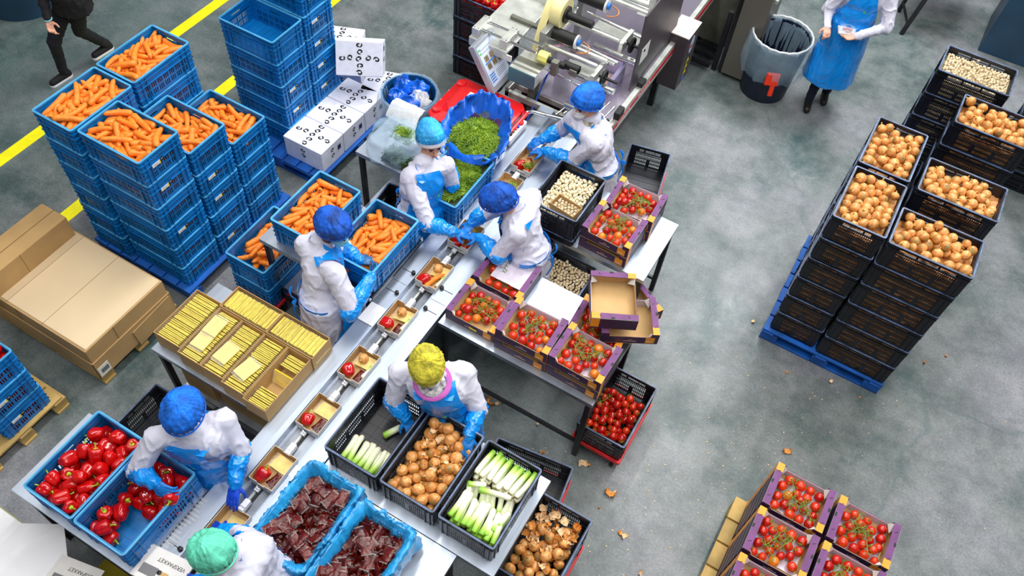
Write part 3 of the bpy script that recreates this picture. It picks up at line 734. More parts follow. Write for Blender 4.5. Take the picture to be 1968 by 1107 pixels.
# garlic
g = settle('g', 260, .27, .17, 0, .0150, 5, 120, jit=.12)
gg = settle('g2', 270, .155, .24, 0, .0150, 6, 120, jit=.12)
def cloves_one(name, label, items, origins, protos):
    "all further cloves as one object"
    mb = MB(); rnd = random.Random(3)
    srcs = [p.root.data for p in protos]
    for (o, rz, zmin, its, keep) in origins:
        T = Matrix.Translation(Vector(o)) @ Matrix.Rotation(rz, 4, 'Z')
        for (M, s, l) in its:
            if M.translation.z < zmin or (keep and not keep(M.translation)): continue
            me = srcs[rnd.randrange(len(srcs))]; X = T @ M @ Matrix.Diagonal((s, s, s, 1)); k = len(mb.v)
            mb.v += [tuple(X @ v.co) for v in me.vertices]
            for p in me.polygons: mb.f.append(tuple(k + i for i in p.vertices)); mb.m.append(0 if len(protos) < 4 else 0)
    o = mb.build(name, protos[0].root.data.materials[0], None, True, 180); tag(o, label, 'garlic', kind='stuff'); return o
# ------------------------------------------------------------------ steel tables and the packing line
def table(name, label, x0, y0, x1, y1, z, legs=None, shelf=None, lip=True, legM=FRAME):
    root = thing(name, label, 'table', ((x0 + x1) / 2, (y0 + y1) / 2, 0)); a, b = (x1 - x0) / 2, (y1 - y0) / 2
    MB().box(-a, -b, z - .003, a, b, z).build('table_top', STEEL, root)
    m = MB(); t = .003
    m.box(-a, -b, z - .042, a, -b + t, z - .0032); m.box(-a, b - t, z - .042, a, b, z - .0032); m.box(-a, -b + t, z - .042, -a + t, b - t, z - .0032); m.box(a - t, -b + t, z - .042, a, b - t, z - .0032)
    m.build('table_rim', STEEL, root)
    for (sx, sy) in (legs or ((-1, -1), (1, -1), (-1, 1), (1, 1))):
        MB().cbox((sx * (a - .035), sy * (b - .035), (z - .045) / 2), (.042, .042, z - .045)).build('leg', legM, root, bevel=.004)
    if shelf:
        MB().box(-a + .06, -b + .06, shelf - .02, a - .06, b - .06, shelf).build('lower_shelf', STEEL, root)
    for s in (-1, 1): MB().box(-a + .05, s * (b - .05) - .012, .16, a - .05, s * (b - .05) + .012, .19).build('cross_bar', legM, root)
    return root
TZ = .885
table('steel_table', 'steel table under the cartons of lasagne sheets', -3.46, 1.57, -2.40, 2.25, TZ, shelf=.32)
table('steel_table', 'steel table under the two blue pepper crates, lower left', -3.44, .36, -2.42, .99, TZ, shelf=.3)
table('steel_table', 'steel table under the two blue carrot crates beside the packing line', -3.44, 2.70, -2.41, 3.40, .955, shelf=.30)
table('steel_table', 'steel table under the clear bag of herbs and the herb crate', -3.44, 3.91, -2.41, 4.47, TZ, shelf=.25)
table('steel_table', 'steel table under the purple tomato trays in the centre', -1.90, 2.84, -.62, 3.62, TZ, shelf=None)
table('steel_table', 'steel table carrying garlic and tomato trays, right of the packing line', -1.88, 4.02, -.78, 4.70, TZ)
table('low_steel_table', 'low steel table under the second garlic crate', -1.60, 3.66, -.86, 3.99, .50)
table('steel_table', 'steel table under leeks, onions and sauce sachets, bottom centre', -1.91, 1.47, -.60, 2.20, TZ, legs=((1, -1), (1, 1), (-1, 1)))
table('steel_table', 'steel table under the blue-lined crates of sauce sachets', -1.91, .62, -.86, 1.465, TZ - .003)
def conveyor():
    root = thing('packing_conveyor', 'long steel packing conveyor running diagonally through the whole line', 'conveyor', (-2.165, 0, 0))
    y0, y1 = -.4, 5.30; c = .105; z = .90
    m = MB(); m.box(-.235, y0, z - .004, -c, y1, z); m.box(c, y0, z - .004, .245, y1, z); m.build('deck_plate', STEEL, root)
    m = MB(); m.box(-.240, y0, z - .075, -.236, y1, z); m.box(.246, y0, z - .075, .250, y1, z); m.build('side_plate', STEEL, root)
    m = MB(); m.box(-c, y0, z - .050, c, y1, z - .046); m.build('channel_floor', STEELD, root)
    m = MB(); m.box(-c, y0, z - .046, -c + .006, y1, z + .012); m.box(c - .006, y0, z - .046, c, y1, z + .004); m.build('channel_wall', STEEL, root)
    m = MB(); m.box(.002, y0, z - .0455, .024, y1, z - .038); m.build('chain_guide', mat('black_guide', (.08, .08, .09), .3), root)
    m = MB(); m.box(-.018, y0, z - .0455, -.004, y1, z - .036); m.build('chain_rail', ALU, root)
    for y in (.45, .62, 2.88, 3.10):
        for s in (-1, 1):
            if y < 1 and s > 0: continue
            k = MB(); k.lathe([(.004, 0), (.004, .006), (.016, .006), (.017, .014), (.014, .026), (.004, .030)], 10, 0, lambda p, t, i: Vector((p.x * (1 + .08 * math.cos(5 * t)), p.y * (1 + .08 * math.cos(5 * t)), p.z)))
            o = k.build('clamp_knob', RUBBER, root, True); o.location = (s * .128, y, z)
            k = MB(); k.box(min(s * .13, s * .225), y - .0025, z + .0003, max(s * .13, s * .225), y + .0025, z + .0012); k.build('slot', INK, root)
    for y in (2.98, .52):
        for s in (-1, 1):
            k = MB(); k.box(min(s * .107, s * .234), y - .0012, z + .0003, max(s * .107, s * .234), y + .0012, z + .0010); k.build('plate_seam', INK, root)
    for y in (0.6, 1.6, 3.55, 5.0):
        for x in (-.20, .21): MB().cbox((x, y, (z - .08) / 2), (.04, .04, z - .08)).build('leg', FRAME, root)
    m = MB(); m.box(-.19, y0 + .1, z - .22, .19, y1 - .1, z - .08); m.build('belly_pan', GREY, root)
    for y in BOXY:
        k = MB(); k.box(-.014, y + .135, z - .036, .026, y + .215, z + .006); k.box(-.014, y + .158, z + .006, .026, y + .168, z + .012); k.build('pusher_block', WHITE, root, bevel=.003)
        k = MB(); k.tube([(-.014, y - .135, z - .01), (.0, y - .150, z + .004), (.018, y - .145, z - .01)], .006, 6); k.box(-.016, y - .165, z - .034, .016, y - .14, z - .01); k.build('chain_lug', WHITE, root)
    return root
BOXY = [.86, 1.31, 1.77, 2.22, 2.69, 3.17, 3.62, 4.24, 4.60]
conveyor()
o = MB().box(-.07, -.09, 0, .07, .09, .006).build('cutting_mat', WHITE, None, bevel=.004); o.location = (-2.335, 2.63, .901); tag(o, 'white plastic plate lying on the conveyor edge', 'plate')

# ------------------------------------------------------------------ recipe kit boxes on the line
def text(s, size, M, mt, parent, name='printed_word', ext=.0004):
    c = bpy.data.curves.new('t', 'FONT'); c.body = s; c.size = size; c.extrude = ext; c.align_x = 'CENTER'; c.align_y = 'CENTER'; c.space_character = .95
    t = bpy.data.objects.new('t', c); COL.objects.link(t); bpy.context.view_layer.update()
    me = bpy.data.meshes.new_from_object(t.evaluated_get(bpy.context.evaluated_depsgraph_get())); bpy.data.objects.remove(t); me.materials.clear(); me.materials.append(mt)
    o = bpy.data.objects.new(name, me); COL.objects.link(o); o.parent = parent; o.matrix_local = M; return o
def kit_box():
    root = thing('recipe_kit_box', 'x', 'box'); a, b, h, t = .092, .128, .082, .0022
    m = MB(); m.box(-a, -b, 0, a, b, t); m.build('box_base', CARDI, root)
    m = MB()
    m.box(-a, -b + t, t, -a + t, b - t, h, 0); m.box(a - t, -b + t, t, a, b - t, h, 0)
    for s in (-1, 1):
        y = s * b; yy = (min(y, y - s * t), max(y, y - s * t))
        m.box(-a, yy[0], t, -.028, yy[1], h); m.box(.028, yy[0], t, a, yy[1], h); m.box(-.028, yy[0], t, .028, yy[1], h - .026)
    ws = m.build('white_side', WCARD, root)
    m = MB(); e = .0015
    m.box(-a + t, -b + t, t, -a + t + e, b - t, h - .001); m.box(a - t - e, -b + t, t, a - t, b - t, h - .001)
    for s in (-1, 1):
        y = s * (b - t); yy = (min(y, y - s * e), max(y, y - s * e)); m.box(-a + t, yy[0], t, -.03, yy[1], h - .001); m.box(.03, yy[0], t, a - t, yy[1], h - .001); m.box(-.03, yy[0], t, .03, yy[1], h - .028)
    m.build('brown_lining', CARDI, root)
    text('VERSPAKKET', .0175, Matrix.Translation((0, -b - .0006, .030)) @ Matrix.Rotation(PI / 2, 4, 'X'), INK, ws)
    return Proto(root)
KB = kit_box(); KX = -2.150; KZ = .862
def packet_proto(M=SHEET, w=.085, l=.115, t=.010):
    root = thing('lasagne_packet', 'x', 'packet'); m = MB(); n = 4
    for i in range(n): m.box(-l / 2, -w / 2, i * t / n, l / 2, w / 2, (i + .8) * t / n)
    m.build('pasta_sheets', M, root)
    m = MB()
    for s in (-1, 1): m.grid(3, 10, lambda i, j: (s * (l / 2 + .001 + i * .007), (j / 9 - .5) * w, t / 2 + .0035 * math.sin(j * 2.1 + i) * (i + .3)))
    m.grid(4, 4, lambda i, j: (-l / 2 - .001 + (l + .002) * i / 3, (j / 3 - .5) * (w + .002), t + .0006))
    m.build('clear_wrap', CLEARS, root, True, 180)
    return Proto(root)
PKG = packet_proto(SHEETG); PKT = packet_proto(SHEET)
def vertz(p, M, label, group=None): return p.put(M=M, label=label, group=group)
def RX(a): return Matrix.Rotation(R_(a), 4, 'X')
def RY(a): return Matrix.Rotation(R_(a), 4, 'Y')
def RZ(a): return Matrix.Rotation(R_(a), 4, 'Z')
def TR(x, y, z): return Matrix.Translation((x, y, z))
BOXN = ['lowest recipe kit box, reached into by the dark blue glove', 'second recipe kit box from the bottom of the line', 'third recipe kit box from the bottom of the line', 'recipe kit box beside the lasagne cartons', 'recipe kit box next to the white plate', 'recipe kit box beside the black clamp knobs', 'recipe kit box between the two workers filling together', 'recipe kit box with a herb sprig behind the leaning worker', 'topmost recipe kit box under the masked worker hands']
for i, y in enumerate(BOXY):
    z = KZ; KB.put((KX, y, z), 0, 'white ' + BOXN[i], 'recipe kit boxes on the conveyor'); w = BOXN[i]; zb = z + .003
    if i == 0:
        PKG.put(M=TR(KX + .02, y + .055, zb + .001) @ RZ(5), label='golden lasagne packet under the dark blue glove'); SAC[1].put(M=TR(KX + .02, y - .06, zb + .016) @ RZ(70), label='sauce sachet in the ' + w); continue
    if i < 6: PKG.put(M=TR(KX + .018, y + .058, zb + .022) @ RZ(4 * i - 8) @ Matrix.Diagonal((1.15, 1.15, 1, 1)), label='golden lasagne packet in the ' + w)
    PEP[i % 6].put(M=TR(KX - .044, y - .066, zb + .044) @ RZ(60 + 40 * i) @ RX(30 * i) @ RY(-35), label='red pepper in the ' + w)
    if i != 5: SAC[i % 5].put(M=TR(KX + .038, y - .05, zb + .014) @ RZ(68 + 6 * i), label='sauce sachet in the ' + w)
    if i >= 3: ONI[i % 5].put(M=TR(KX + (-.01 if i < 7 else .01), y + (.066 if i < 7 else -.02), zb + .048) @ RX(60), label='onion in the ' + w)
    if 3 <= i < 6: LEKS[0].put(M=TR(KX + .072, y - .005 - .02 * (i == 5), zb + .030) @ RZ(86) @ RY(4), label='cut leek in the ' + w)
    if i == 5: CAR[2].put(M=TR(KX + .026, y - .035, zb + .024) @ RZ(72), label='carrot in the ' + w)
    if i >= 6:
        for k in range(3): TOM[k].put(M=TR(KX + .045 - .045 * (k == 2), y - .09 + .055 * k, zb + .034) @ RX(40 * k), label='tomato in the ' + w, group='tomatoes in the ' + w)
    if i >= 6:
        h = MB(); rr = random.Random(i)
        for k in range(110):
            p = Vector((rr.gauss(.03, .022), rr.gauss(-.045 if i == 8 else .03, .022), rr.uniform(.045, .075))); d = Vector((rr.gauss(0, 1), rr.gauss(0, 1), rr.gauss(0, .4))).normalized() * .016
            h.tube([p - d, p, p + d + Vector((0, 0, -.006))], [.0012, .0022, .0006], 3)
        o = h.build('herb_sprig', HERB); o.location = (KX, y, zb + .012); tag(o, 'green herb sprig in the ' + w, 'herb')

# ------------------------------------------------------------------ lasagne cartons
def carton(name, label, x0, y0, x1, y1, z0, h, side=CARD):
    root = thing(name, label, 'carton', ((x0 + x1) / 2, (y0 + y1) / 2, z0)); a, b, t = (x1 - x0) / 2, (y1 - y0) / 2, .004
    m = MB(); m.box(-a, -b, 0, a, b, t)
    m.box(-a, -b, t, a, -b + t, h); m.box(-a, b - t, t, a, b, h); m.box(-a, -b + t, t, -a + t, b - t, h); m.box(a - t, -b + t, t, a, b - t, h)
    m.build('carton_wall', side, root); return root
YG = 'lasagne packets standing in the cartons'
def packets(x0, y0, x1, y1, z0, axis, place, n, prot=PKT, skip=None, seed=0, tilt=12):
    rnd = random.Random(seed); wd = (y1 - y0) if axis == 'x' else (x1 - x0); ln = (x1 - x0) if axis == 'x' else (y1 - y0)
    for i in range(n):
        u = (i + .5) / n
        if skip and skip(u): continue
        s = .01 + ln * u * .97; L = wd - .022; k = L / .13
        # stands on its long edge
        if axis == 'x': M = TR(x0 + s, (y0 + y1) / 2 + rnd.uniform(-.004, .004), z0 + .052) @ RZ(90) @ RX(90 - tilt + rnd.uniform(-3, 3))
        else: M = TR((x0 + x1) / 2 + rnd.uniform(-.004, .004), y0 + s, z0 + .052) @ RX(90 + tilt + rnd.uniform(-3, 3))
        prot.put(M=M @ Matrix.Diagonal((k, 1.12, .9, 1)), label='yellow lasagne packet standing in %s' % place, group='lasagne packets in ' + place)
LC = [(-3.44, 1.63, -3.20, 2.06), (-3.195, 1.60, -3.00, 2.03), (-2.995, 1.60, -2.80, 2.03), (-2.795, 1.58, -2.60, 2.03), (-2.595, 1.56, -2.405, 2.03)]
LN = ['the leftmost lasagne carton', 'the second lasagne carton from the left', 'the middle lasagne carton with one packet lying on top', 'the fourth lasagne carton, beside the half-empty one', 'the half-empty lasagne carton in the front corner']
for i, (x0, y0, x1, y1) in enumerate(LC):
    carton('lasagne_carton', 'brown cardboard box: ' + LN[i], x0, y0, x1, y1, TZ + .001, .155)
    packets(x0 + .005, y0 + .005, x1 - .005, y1 - .005, TZ + (.055 if i < 4 else .02), 'y', LN[i], 30, PKT, (lambda u: .33 < u < .76) if i == 4 else None, i)
    if 0 < i < 4:
        for k in range(2 if i == 1 else 1):
            PKT.put(M=TR((x0 + x1) / 2 - .01, y0 + .16 + .12 * k, TZ + .162 + .012 * k) @ RZ(98 - 6 * i) @ RX(3) @ Matrix.Diagonal((1.25, 1.3, 1, 1)), label='loose lasagne packet lying %son %s' % ('further back ' if k else '', LN[i]))
PKG.put(M=TR(-2.50, 1.84, TZ + .07) @ RX(65) @ Matrix.Diagonal((1.3, 1.25, 1.3, 1)), label='golden lasagne packet leaning in the gap of the half-empty carton')
for i, (x0, x1, nm) in enumerate(((-3.21, -2.80, 'the rear left lasagne carton'), (-2.795, -2.395, 'the rear right lasagne carton by the conveyor'))):
    carton('lasagne_carton', 'brown cardboard box: ' + nm, x0, 2.035, x1, 2.235, TZ + .001, .165)
    packets(x0 + .005, 2.04, x1 - .005, 2.23, TZ + .055, 'x', nm, 36, PKT, None, 9 + i, 5)
m = carton('open_carton', 'open brown cardboard box on the shelf under the lasagne table', -3.05, 1.68, -2.62, 2.1, .321, .30)
MB().cbox((-.24, -.08, .27), (.004, .3, .09), 0, RY(-35)).build('flap', CARDI, m)
carton('open_carton', 'brown cardboard box at the left of the shelf under the lasagne table', -3.38, 1.66, -3.09, 2.1, .321, .27)

# ------------------------------------------------------------------ purple tomato trays
def tray():
    root = thing('tomato_tray', 'x', 'tray'); a, b, h, t = .205, .165, .118, .004
    m = MB(); m.box(-a, -b, 0, a, b, t)
    m.box(-a + .001, -b + t, t, -a + t, b - t, h); m.box(a - t, -b + t, t, a - .001, b - t, h); m.build('tray_base', CARDI, root)
    for s in (-1, 1):     # low long walls: print outside, board inside
        m = MB(); y = s * b
        m.box(-a, min(y, y - s * t), t, a, max(y, y - s * t), .080, 0)
        for sx in (-1, 1): m.box(min(sx * a, sx * (a - .055)), min(y, y - s * t), .080, max(sx * a, sx * (a - .055)), max(y, y - s * t), h, 0)
        pw = m.build('printed_wall', PURPLED, root)
        m = MB(); yi = y - s * (t + .0005); m.box(-a + .01, min(yi, yi - s * .002), t, a - .01, max(yi, yi - s * .002), .079); m.build('inner_lining', PAPER if s > 0 else CARDI, root)
        y2 = s * (b + .0008); m = MB()
        m.box(-.150 * s - .035, min(y2, y2 - s * .0006), .012, -.150 * s + .030, max(y2, y2 - s * .0006), .079); m.build('orange_panel', ORANGEP, pw)
        m = MB(); m.box(-.145 * s - .020, y2 - .0006 if s < 0 else y2, .027, -.145 * s + .018, y2 if s < 0 else y2 + .0006, .031)
        m.box(-.04, y2 - .0006 if s < 0 else y2, .030, .05, y2 if s < 0 else y2 + .0006, .033); m.build('white_line', STICK, pw)
        m = MB(); m.lathe([(.018, 0), (.018, .0006)], 14, 0, lambda p, tt, i: Vector((p.x + .005, y2 - s * (.0002 - p.z), p.y * .45 + .048))); m.build('oval_logo', mat('copper_print', (.66, .34, .26), .5), pw)
    for s in (-1, 1):     # wide folded ledges on the short ends
        x0, x1 = sorted((s * a, s * (a - .046)))
        m = MB(); m.box(x0, -b, h, x1, b - .062 if s < 0 else b, h + .004) if s < 0 else m.box(x0, -b + .062, h, x1, b, h + .004)
        el = m.build('end_ledge', PURPLE, root)
        m = MB(); m.box(x0, b - .0615, h, x1, b, h + .0042) if s < 0 else m.box(x0, -b, h, x1, -b + .0615, h + .0042)
        m.build('orange_corner', ORANGEP, el)
        m = MB(); xs = s * (a + .0005); m.box(min(xs, xs + s * .0005), -b, .0, max(xs, xs + s * .0005), b, h - .004); pe = m.build('printed_end', PURPLED, root)
        xs2 = s * (a + .0012); q = -s; m = MB(); m.box(min(xs2, xs2 + s * .0004), min(q * (b - .062), q * b), .014, max(xs2, xs2 + s * .0004), max(q * (b - .062), q * b), h - .005); m.build('orange_panel', ORANGEP, pe)
        m = MB(); m.box(min(xs, xs + s * .0005), -b, h - .004, max(xs, xs + s * .0005), b, h + .003); m.build('pale_cut_edge', WCARD, pe)
        for sy in (-1, 1):
            m = MB(); k = 0; xi = s * (a - .0465); m.v += [(xi, sy * (b - .006), h), (xi - s * .030, sy * (b - .006), .078), (xi, sy * (b - .055), .055), (s * (a - .006), sy * (b - .006), h - .001)]; m.f += [(k, k + 1, k + 2), (k, k + 2, k + 3)]; m.m += [0, 0]; m.build('corner_gusset', WCARD, el)
        m = MB()
        for sy in (-.6, .62):
            q = Matrix.Translation((s * (a - .022), sy * b, h + .0048)) @ Matrix.Rotation(R_(35), 4, 'Z'); m.box(-.011, -.0022, 0, .011, .0022, .0006, 0, q)
        m.box(min(s * a, s * (a - .014)), .0, h + .0045, max(s * a, s * (a - .014)), .028, h + .0055); m.build('slot_mark', INK, el)
    return Proto(root)
TRAY = tray(); TG = 'purple tomato trays'; TH = .122
def liner_sheet(x, y, z, label, seed, w=.30, d=.24, rz=0):
    m = MB()
    def f(i, j):
        u = i / 21 - .5; v = j / 17 - .5; e = max(abs(u), abs(v)) * 2
        return (u * w, v * d, .012 * noise.noise((u * 6, v * 6, seed)) + .006 * noise.noise((u * 17, v * 17, seed)) + .035 * max(0, e - .7) ** 1.3)
    m.grid(22, 18, f); o = m.build('tissue_sheet', PAPER, None, True, 180); o.location = (x, y, z); o.rotation_euler.z = rz; return tag(o, label, 'paper')
def tomatoes(x, y, z, rz, place, n, seed, protos=None, hx=.160, hy=.150, zo=.010, keep=None, vines=5, r=.0345, flip=False):
    it = settle('t%d_%d' % (n, seed % 3), n, hx, hy, 0, r, 40 + seed % 3, 110, jit=.13)
    place = place.replace('purple tomato ', '').replace(' with a yellow sticker', '') if len(place) > 60 else place; heap(protos or TOM[:5] * 3 + TOM[5:], it, (x, y, z + zo), rz, 'ripe tomato in %s' % place, 'tomatoes in ' + place, flip, None, keep)
    rnd = random.Random(seed)
    for k in range(vines):
        px, py = rnd.uniform(-.08, .08), rnd.uniform(-.08, .08); c, s = math.cos(rz), math.sin(rz)
        VIN[k % 3].put(M=TR(x + px * c - py * s, y + px * s + py * c, z + .082 + .008 * k) @ RZ(rnd.uniform(0, 360)) @ RX(8), label='green vine in ' + place.replace('purple tomato ', '').replace(' with a yellow sticker', ''), group='vines in ' + place)
def tray_stack(x, y, z0, n, rz, text_, seed, full=True, ntom=18, **kw):
    for k in range(n):
        lv = n - 1 - k; nm = text_ if n == 1 else '%s, %s' % (text_, ORD[lv])
        TRAY.put((x, y, z0 + k * TH), rz, nm, TG)
    if full:
        tomatoes(x, y, z0 + (n - 1) * TH + .006, rz, 'the ' + text_.replace(', ', ' in the ', 1) if text_.startswith('purple tray,') else 'the ' + text_, ntom, seed, **kw)
z0 = TZ + .001
tray_stack(-1.672, 3.070, z0, 1, 0, 'purple tomato tray with a yellow sticker at the front left of the centre table', 0, ntom=18, zo=.0)
o = MB().box(-.03, 0, 0, .03, .001, .022).build('yellow_sticker', STRY); o.location = (-1.64, 2.9005, z0 + .03); o.parent = None; tag(o, 'small yellow sticker on the front of the front left tomato tray', 'sticker')
tray_stack(-1.668, 3.435, z0, 1, 0, 'purple tomato tray half covered by tissue at the leaning worker elbow', 1, ntom=18, keep=lambda p: p.y < -.05 or p.x < -.08, vines=1)
liner_sheet(-1.62, 3.475, z0 + .088, 'crumpled tissue paper covering the tray behind the front left one', 3, .30, .24)
tray_stack(-1.245, 3.050, z0, 2, .02, 'purple tomato tray in the middle stack of the centre table', 2, ntom=19)
tray_stack(-.820, 3.055, z0, 2, -.02, 'purple tomato tray in the right stack of the centre table', 3, ntom=19)
liner_sheet(-1.22, 3.06, z0 + TH + .008, 'tissue paper under the tomatoes of the middle stack', 5); liner_sheet(-.80, 3.06, z0 + TH + .008, 'tissue paper under the tomatoes of the right stack', 6)
tray_stack(-.86, 3.43, z0, 1, .05, 'purple tomato tray half hidden under the empty trays', 4, ntom=18, vines=1)
tray_stack(-1.165, 4.215, z0, 2, -.02, 'purple tomato tray in the front stack on the right-hand table', 5, ntom=18)
tray_stack(-1.135, 4.545, z0, 2, .03, 'purple tomato tray in the rear stack on the right-hand table', 6, ntom=18)
liner_sheet(-1.16, 4.22, z0 + TH + .008, 'tissue paper in the front tray on the right-hand table', 7); liner_sheet(-1.13, 4.55, z0 + TH + .008, 'tissue paper in the rear tray on the right-hand table', 8)
# two empty trays thrown on top, turned
TRAY.put((-.70, 3.50, z0 + TH + .004), R_(30), 'lower of the two empty purple trays, turned and hanging over the table corner', TG)
TRAY.put((-.845, 3.50, z0 + 2 * TH + .012), R_(118), 'empty purple tray lying topmost and askew above the centre table', TG, sc_=(1, 1, 1))
TRAY.put((-.80, 3.90, .58), R_(60), 'purple tray seen behind the two empty trays', TG)
# tomato pallet, bottom right
pallet('wooden_pallet', 'pale wooden pallet under the tomato trays, bottom right', .56, 1.75, 1.58, 3.16, WOOD, 'x')
NT = 6
cells = [(.858, 2.985, 'rear left'), (1.300, 2.985, 'rear right'), (.858, 2.625, 'middle left'), (1.300, 2.625, 'middle right'), (.858, 2.265, 'front left'), (1.300, 2.265, 'front right')]
for q, (x, y, nm) in enumerate(cells):
    tray_stack(x, y, .147, NT, 0, 'purple tray, %s stack of the tomato pallet' % nm, 10 + q, ntom=19)
    liner_sheet(x, y, .147 + (NT - 1) * TH + .008, 'tissue paper in the %s top tray of the tomato pallet' % nm, 20 + q)
b = MB(); b.box(1.507, 2.85, .5, 1.509, 2.99, .86); o = b.build('card_label', WHITE); tag(o, 'white card tucked at the right side of the tomato pallet', 'card')

# ------------------------------------------------------------------ other crates around the tables
def dolly(x, y, rz, label):
    root = thing('red_dolly', label, 'dolly', (x, y, 0), rz); m = MB(); m.rring(.31, .21, .02, .135, .165, .03); m.cbox((0, 0, .14), (.56, .04, .012)); m.cbox((0, 0, .1401), (.04, .36, .012)); m.build('dolly_frame', REDD, root)
    for sx in (-1, 1):
        for sy in (-1, 1):
            k = MB(); k.tube([(sx * .25, sy * .15 - .014, .05), (sx * .25, sy * .15 + .014, .05)], .05, 16); k.build('caster_wheel', RUBBER, root, True); MB().cbox((sx * .25, sy * .15, .118), (.03, .05, .034)).build('caster_fork', STEELD, root)
    return root
def on_dolly(p, x, y, rz, n, text_, group, dl):
    dolly(x, y, rz, dl)
    for k in range(n): p.put((x, y, .166 + k * CH), rz, text_ if n == 1 else '%s, %s' % (text_, ORD[n - 1 - k]), group)
    return .166 + n * CH
zt = on_dolly(KC, -.515, 3.21, PI / 2, 1, 'black crate of loose tomatoes on the floor beside the centre table', 'black crates on dollies', 'red dolly under the crate of loose tomatoes')
heap(TOM[2:5] + TOM[2:3], settle('tf', 60, .17, .26, 0, .033, 77, 120, jit=.12), (-.515, 3.21, zt - .205), 0, 'deep red loose tomato in the black floor crate', 'loose tomatoes in the floor crate', False, None, lambda p: p.y < .19)
VIN[0].put(M=TR(-.62, 3.24, zt - .075) @ RZ(60), label='green vine lying in the black crate of loose tomatoes')
zt = on_dolly(KC, -.45, 1.90, PI / 2, 2, 'black crate of onions and loose skins, bottom centre', 'black crates on dollies', 'red dolly under the crate of onion skins')
heap(ONI, settle('os', 38, .17, .26, 0, .038, 78, 120, jit=.1), (-.45, 1.90, zt - .19), 0, 'onion among the loose skins in the bottom crate', 'onions among the skins', False, None, lambda p: p.y < .10 or p.z > .05)
rnd = random.Random(4)
for k in range(120):
    x, y = -.45 + rnd.uniform(-.15, .15), 1.90 + rnd.gauss(.12, .09)
    if y > 2.15 or y < 1.68: continue
    FLK[k % 5].put(M=TR(x, y, zt - .115 + rnd.uniform(-.02, .025) + .02 * (y > 1.98)) @ RZ(rnd.uniform(0, 360)) @ RX(rnd.uniform(-60, 60)), label='papery onion skin heaped in the bottom crate', group='onion skins in the bottom crate')
zt = on_dolly(KC, -.83, 2.36 - .02, R_(8), 1, 'empty black crate on the floor half under the leek crate', 'black crates on dollies', 'red dolly under the empty black crate beside the leeks')
zt = on_dolly(KC, -1.40, 5.57, R_(102), 1, 'empty black crate on the floor behind the tomato trays, right of the masked worker', 'black crates on dollies', 'red dolly under the empty black crate behind the trays')
zt = on_dolly(BC, -3.575, 2.90, PI / 2, 2, 'blue crate of carrots, low stack beside the carrot table', 'blue crates in the low stack', 'red dolly under the low stack of carrot crates')
heap(CAR, SET['carrots'](0), (-3.575, 2.90, zt - .185), PI / 2, 'orange carrot in the low floor crate', 'carrots in the low floor crate', False, None, lambda p: p.x > -.16)
# the carrot crates on the table
BCP.put((-3.135, 3.055, .957), PI / 2, 'blue crate of carrots, left one on the carrot table', 'blue crates on the carrot table')
heap(CAR, SET['carrots'](1), (-3.135, 3.055, .957 + .105), PI / 2, 'orange carrot in the left crate on the carrot table', 'carrots in the left table crate', False, .02)
BCP.put((-2.585, 3.035, .990), PI / 2, 'blue crate of carrots the stooping worker picks from', 'blue crates on the carrot table')
MB_ = MB().box(-.215, -.32, 0, .215, .32, .028); o = MB_.build('black_tray', BINB); o.location = (-2.60, 3.03, .957); tag(o, 'dark plastic tray under the carrot crate at the conveyor', 'tray')
heap(CAR, SET['carrots'](2), (-2.585, 3.035, .990 + .07), PI / 2, 'orange carrot in the crate the stooping worker picks from', 'carrots in the right table crate', True, .02, lambda p: p.x < .21)
# peppers on the table lower left
BC.put((-3.045, .69, TZ + .002), PI / 2, 'blue crate of peppers, left one of the two on the lower left table', 'blue pepper crates on the table')
heap(PEP, SET['peppers'](0), (-3.045, .69, TZ + .06), PI / 2, 'glossy red pepper in the left pepper crate on the table', 'peppers in the left table crate', False)
BC.put((-2.635, .69, TZ + .002), PI / 2, 'blue crate of peppers, half empty, the worker reaches into', 'blue pepper crates on the table')
heap(PEP, SET['peppers'](1), (-2.635, .69, TZ + .012), PI / 2, 'glossy red pepper in the half-empty crate on the table', 'peppers in the right table crate', False, None, lambda p: not (p.x < -.02 and p.y < .03) and p.z < .135)
KC.put((-3.15, 1.28, .30), 0, 'black crate with a few peppers behind the pepper crates', 'black crates under the left tables')
for k, (dx, dy) in enumerate(((.02, .08), (-.05, -.02), (.08, -.02), (.16, .06))): PEP[k].put(M=TR(-3.12 + dx, 1.28 + dy, .40) @ RZ(70 * k) @ RY(-50), label='red pepper in the black crate behind the seated heap', group='peppers in the black crate')
o = MB().box(-.32, -.22, 0, .32, .22, .298).build('crate_support', BINB); o.location = (-3.15, 1.28, 0); tag(o, 'dark support box under the black pepper crate', 'box')
# black crates on the leek table
KC.put((-1.702, 1.835, TZ + .001), PI / 2, 'black crate with a few leeks, nearly empty, left one on the leek table', 'black crates on the leek table')
KC.put((-1.277, 1.835, TZ + .001), PI / 2, 'black crate of onions on the leek table, under the yellow-capped worker hand', 'black crates on the leek table')
KC.put((-.850, 1.835, TZ + .001), PI / 2, 'black crate full of leeks on the leek table', 'black crates on the leek table')
heap(ONI, settle('ot', 76, .180, .280, 0, .038, 60, 170, jit=.13), (-1.277, 1.835, TZ + .055), 0, 'golden onion in the crate on the leek table', 'onions on the leek table', False, .03)
rnd = random.Random(9)
for k in range(22): FLK[k % 5].put(M=TR(-1.277 + rnd.uniform(-.12, .12), 1.90 + rnd.uniform(-.12, .18), TZ + .185 + rnd.uniform(-.01, .01)) @ RZ(rnd.uniform(0, 360)) @ RX(rnd.uniform(-40, 40)) @ Matrix.Scale(.8, 4), label='papery skin between the onions on the leek table', group='skins on the leek table')
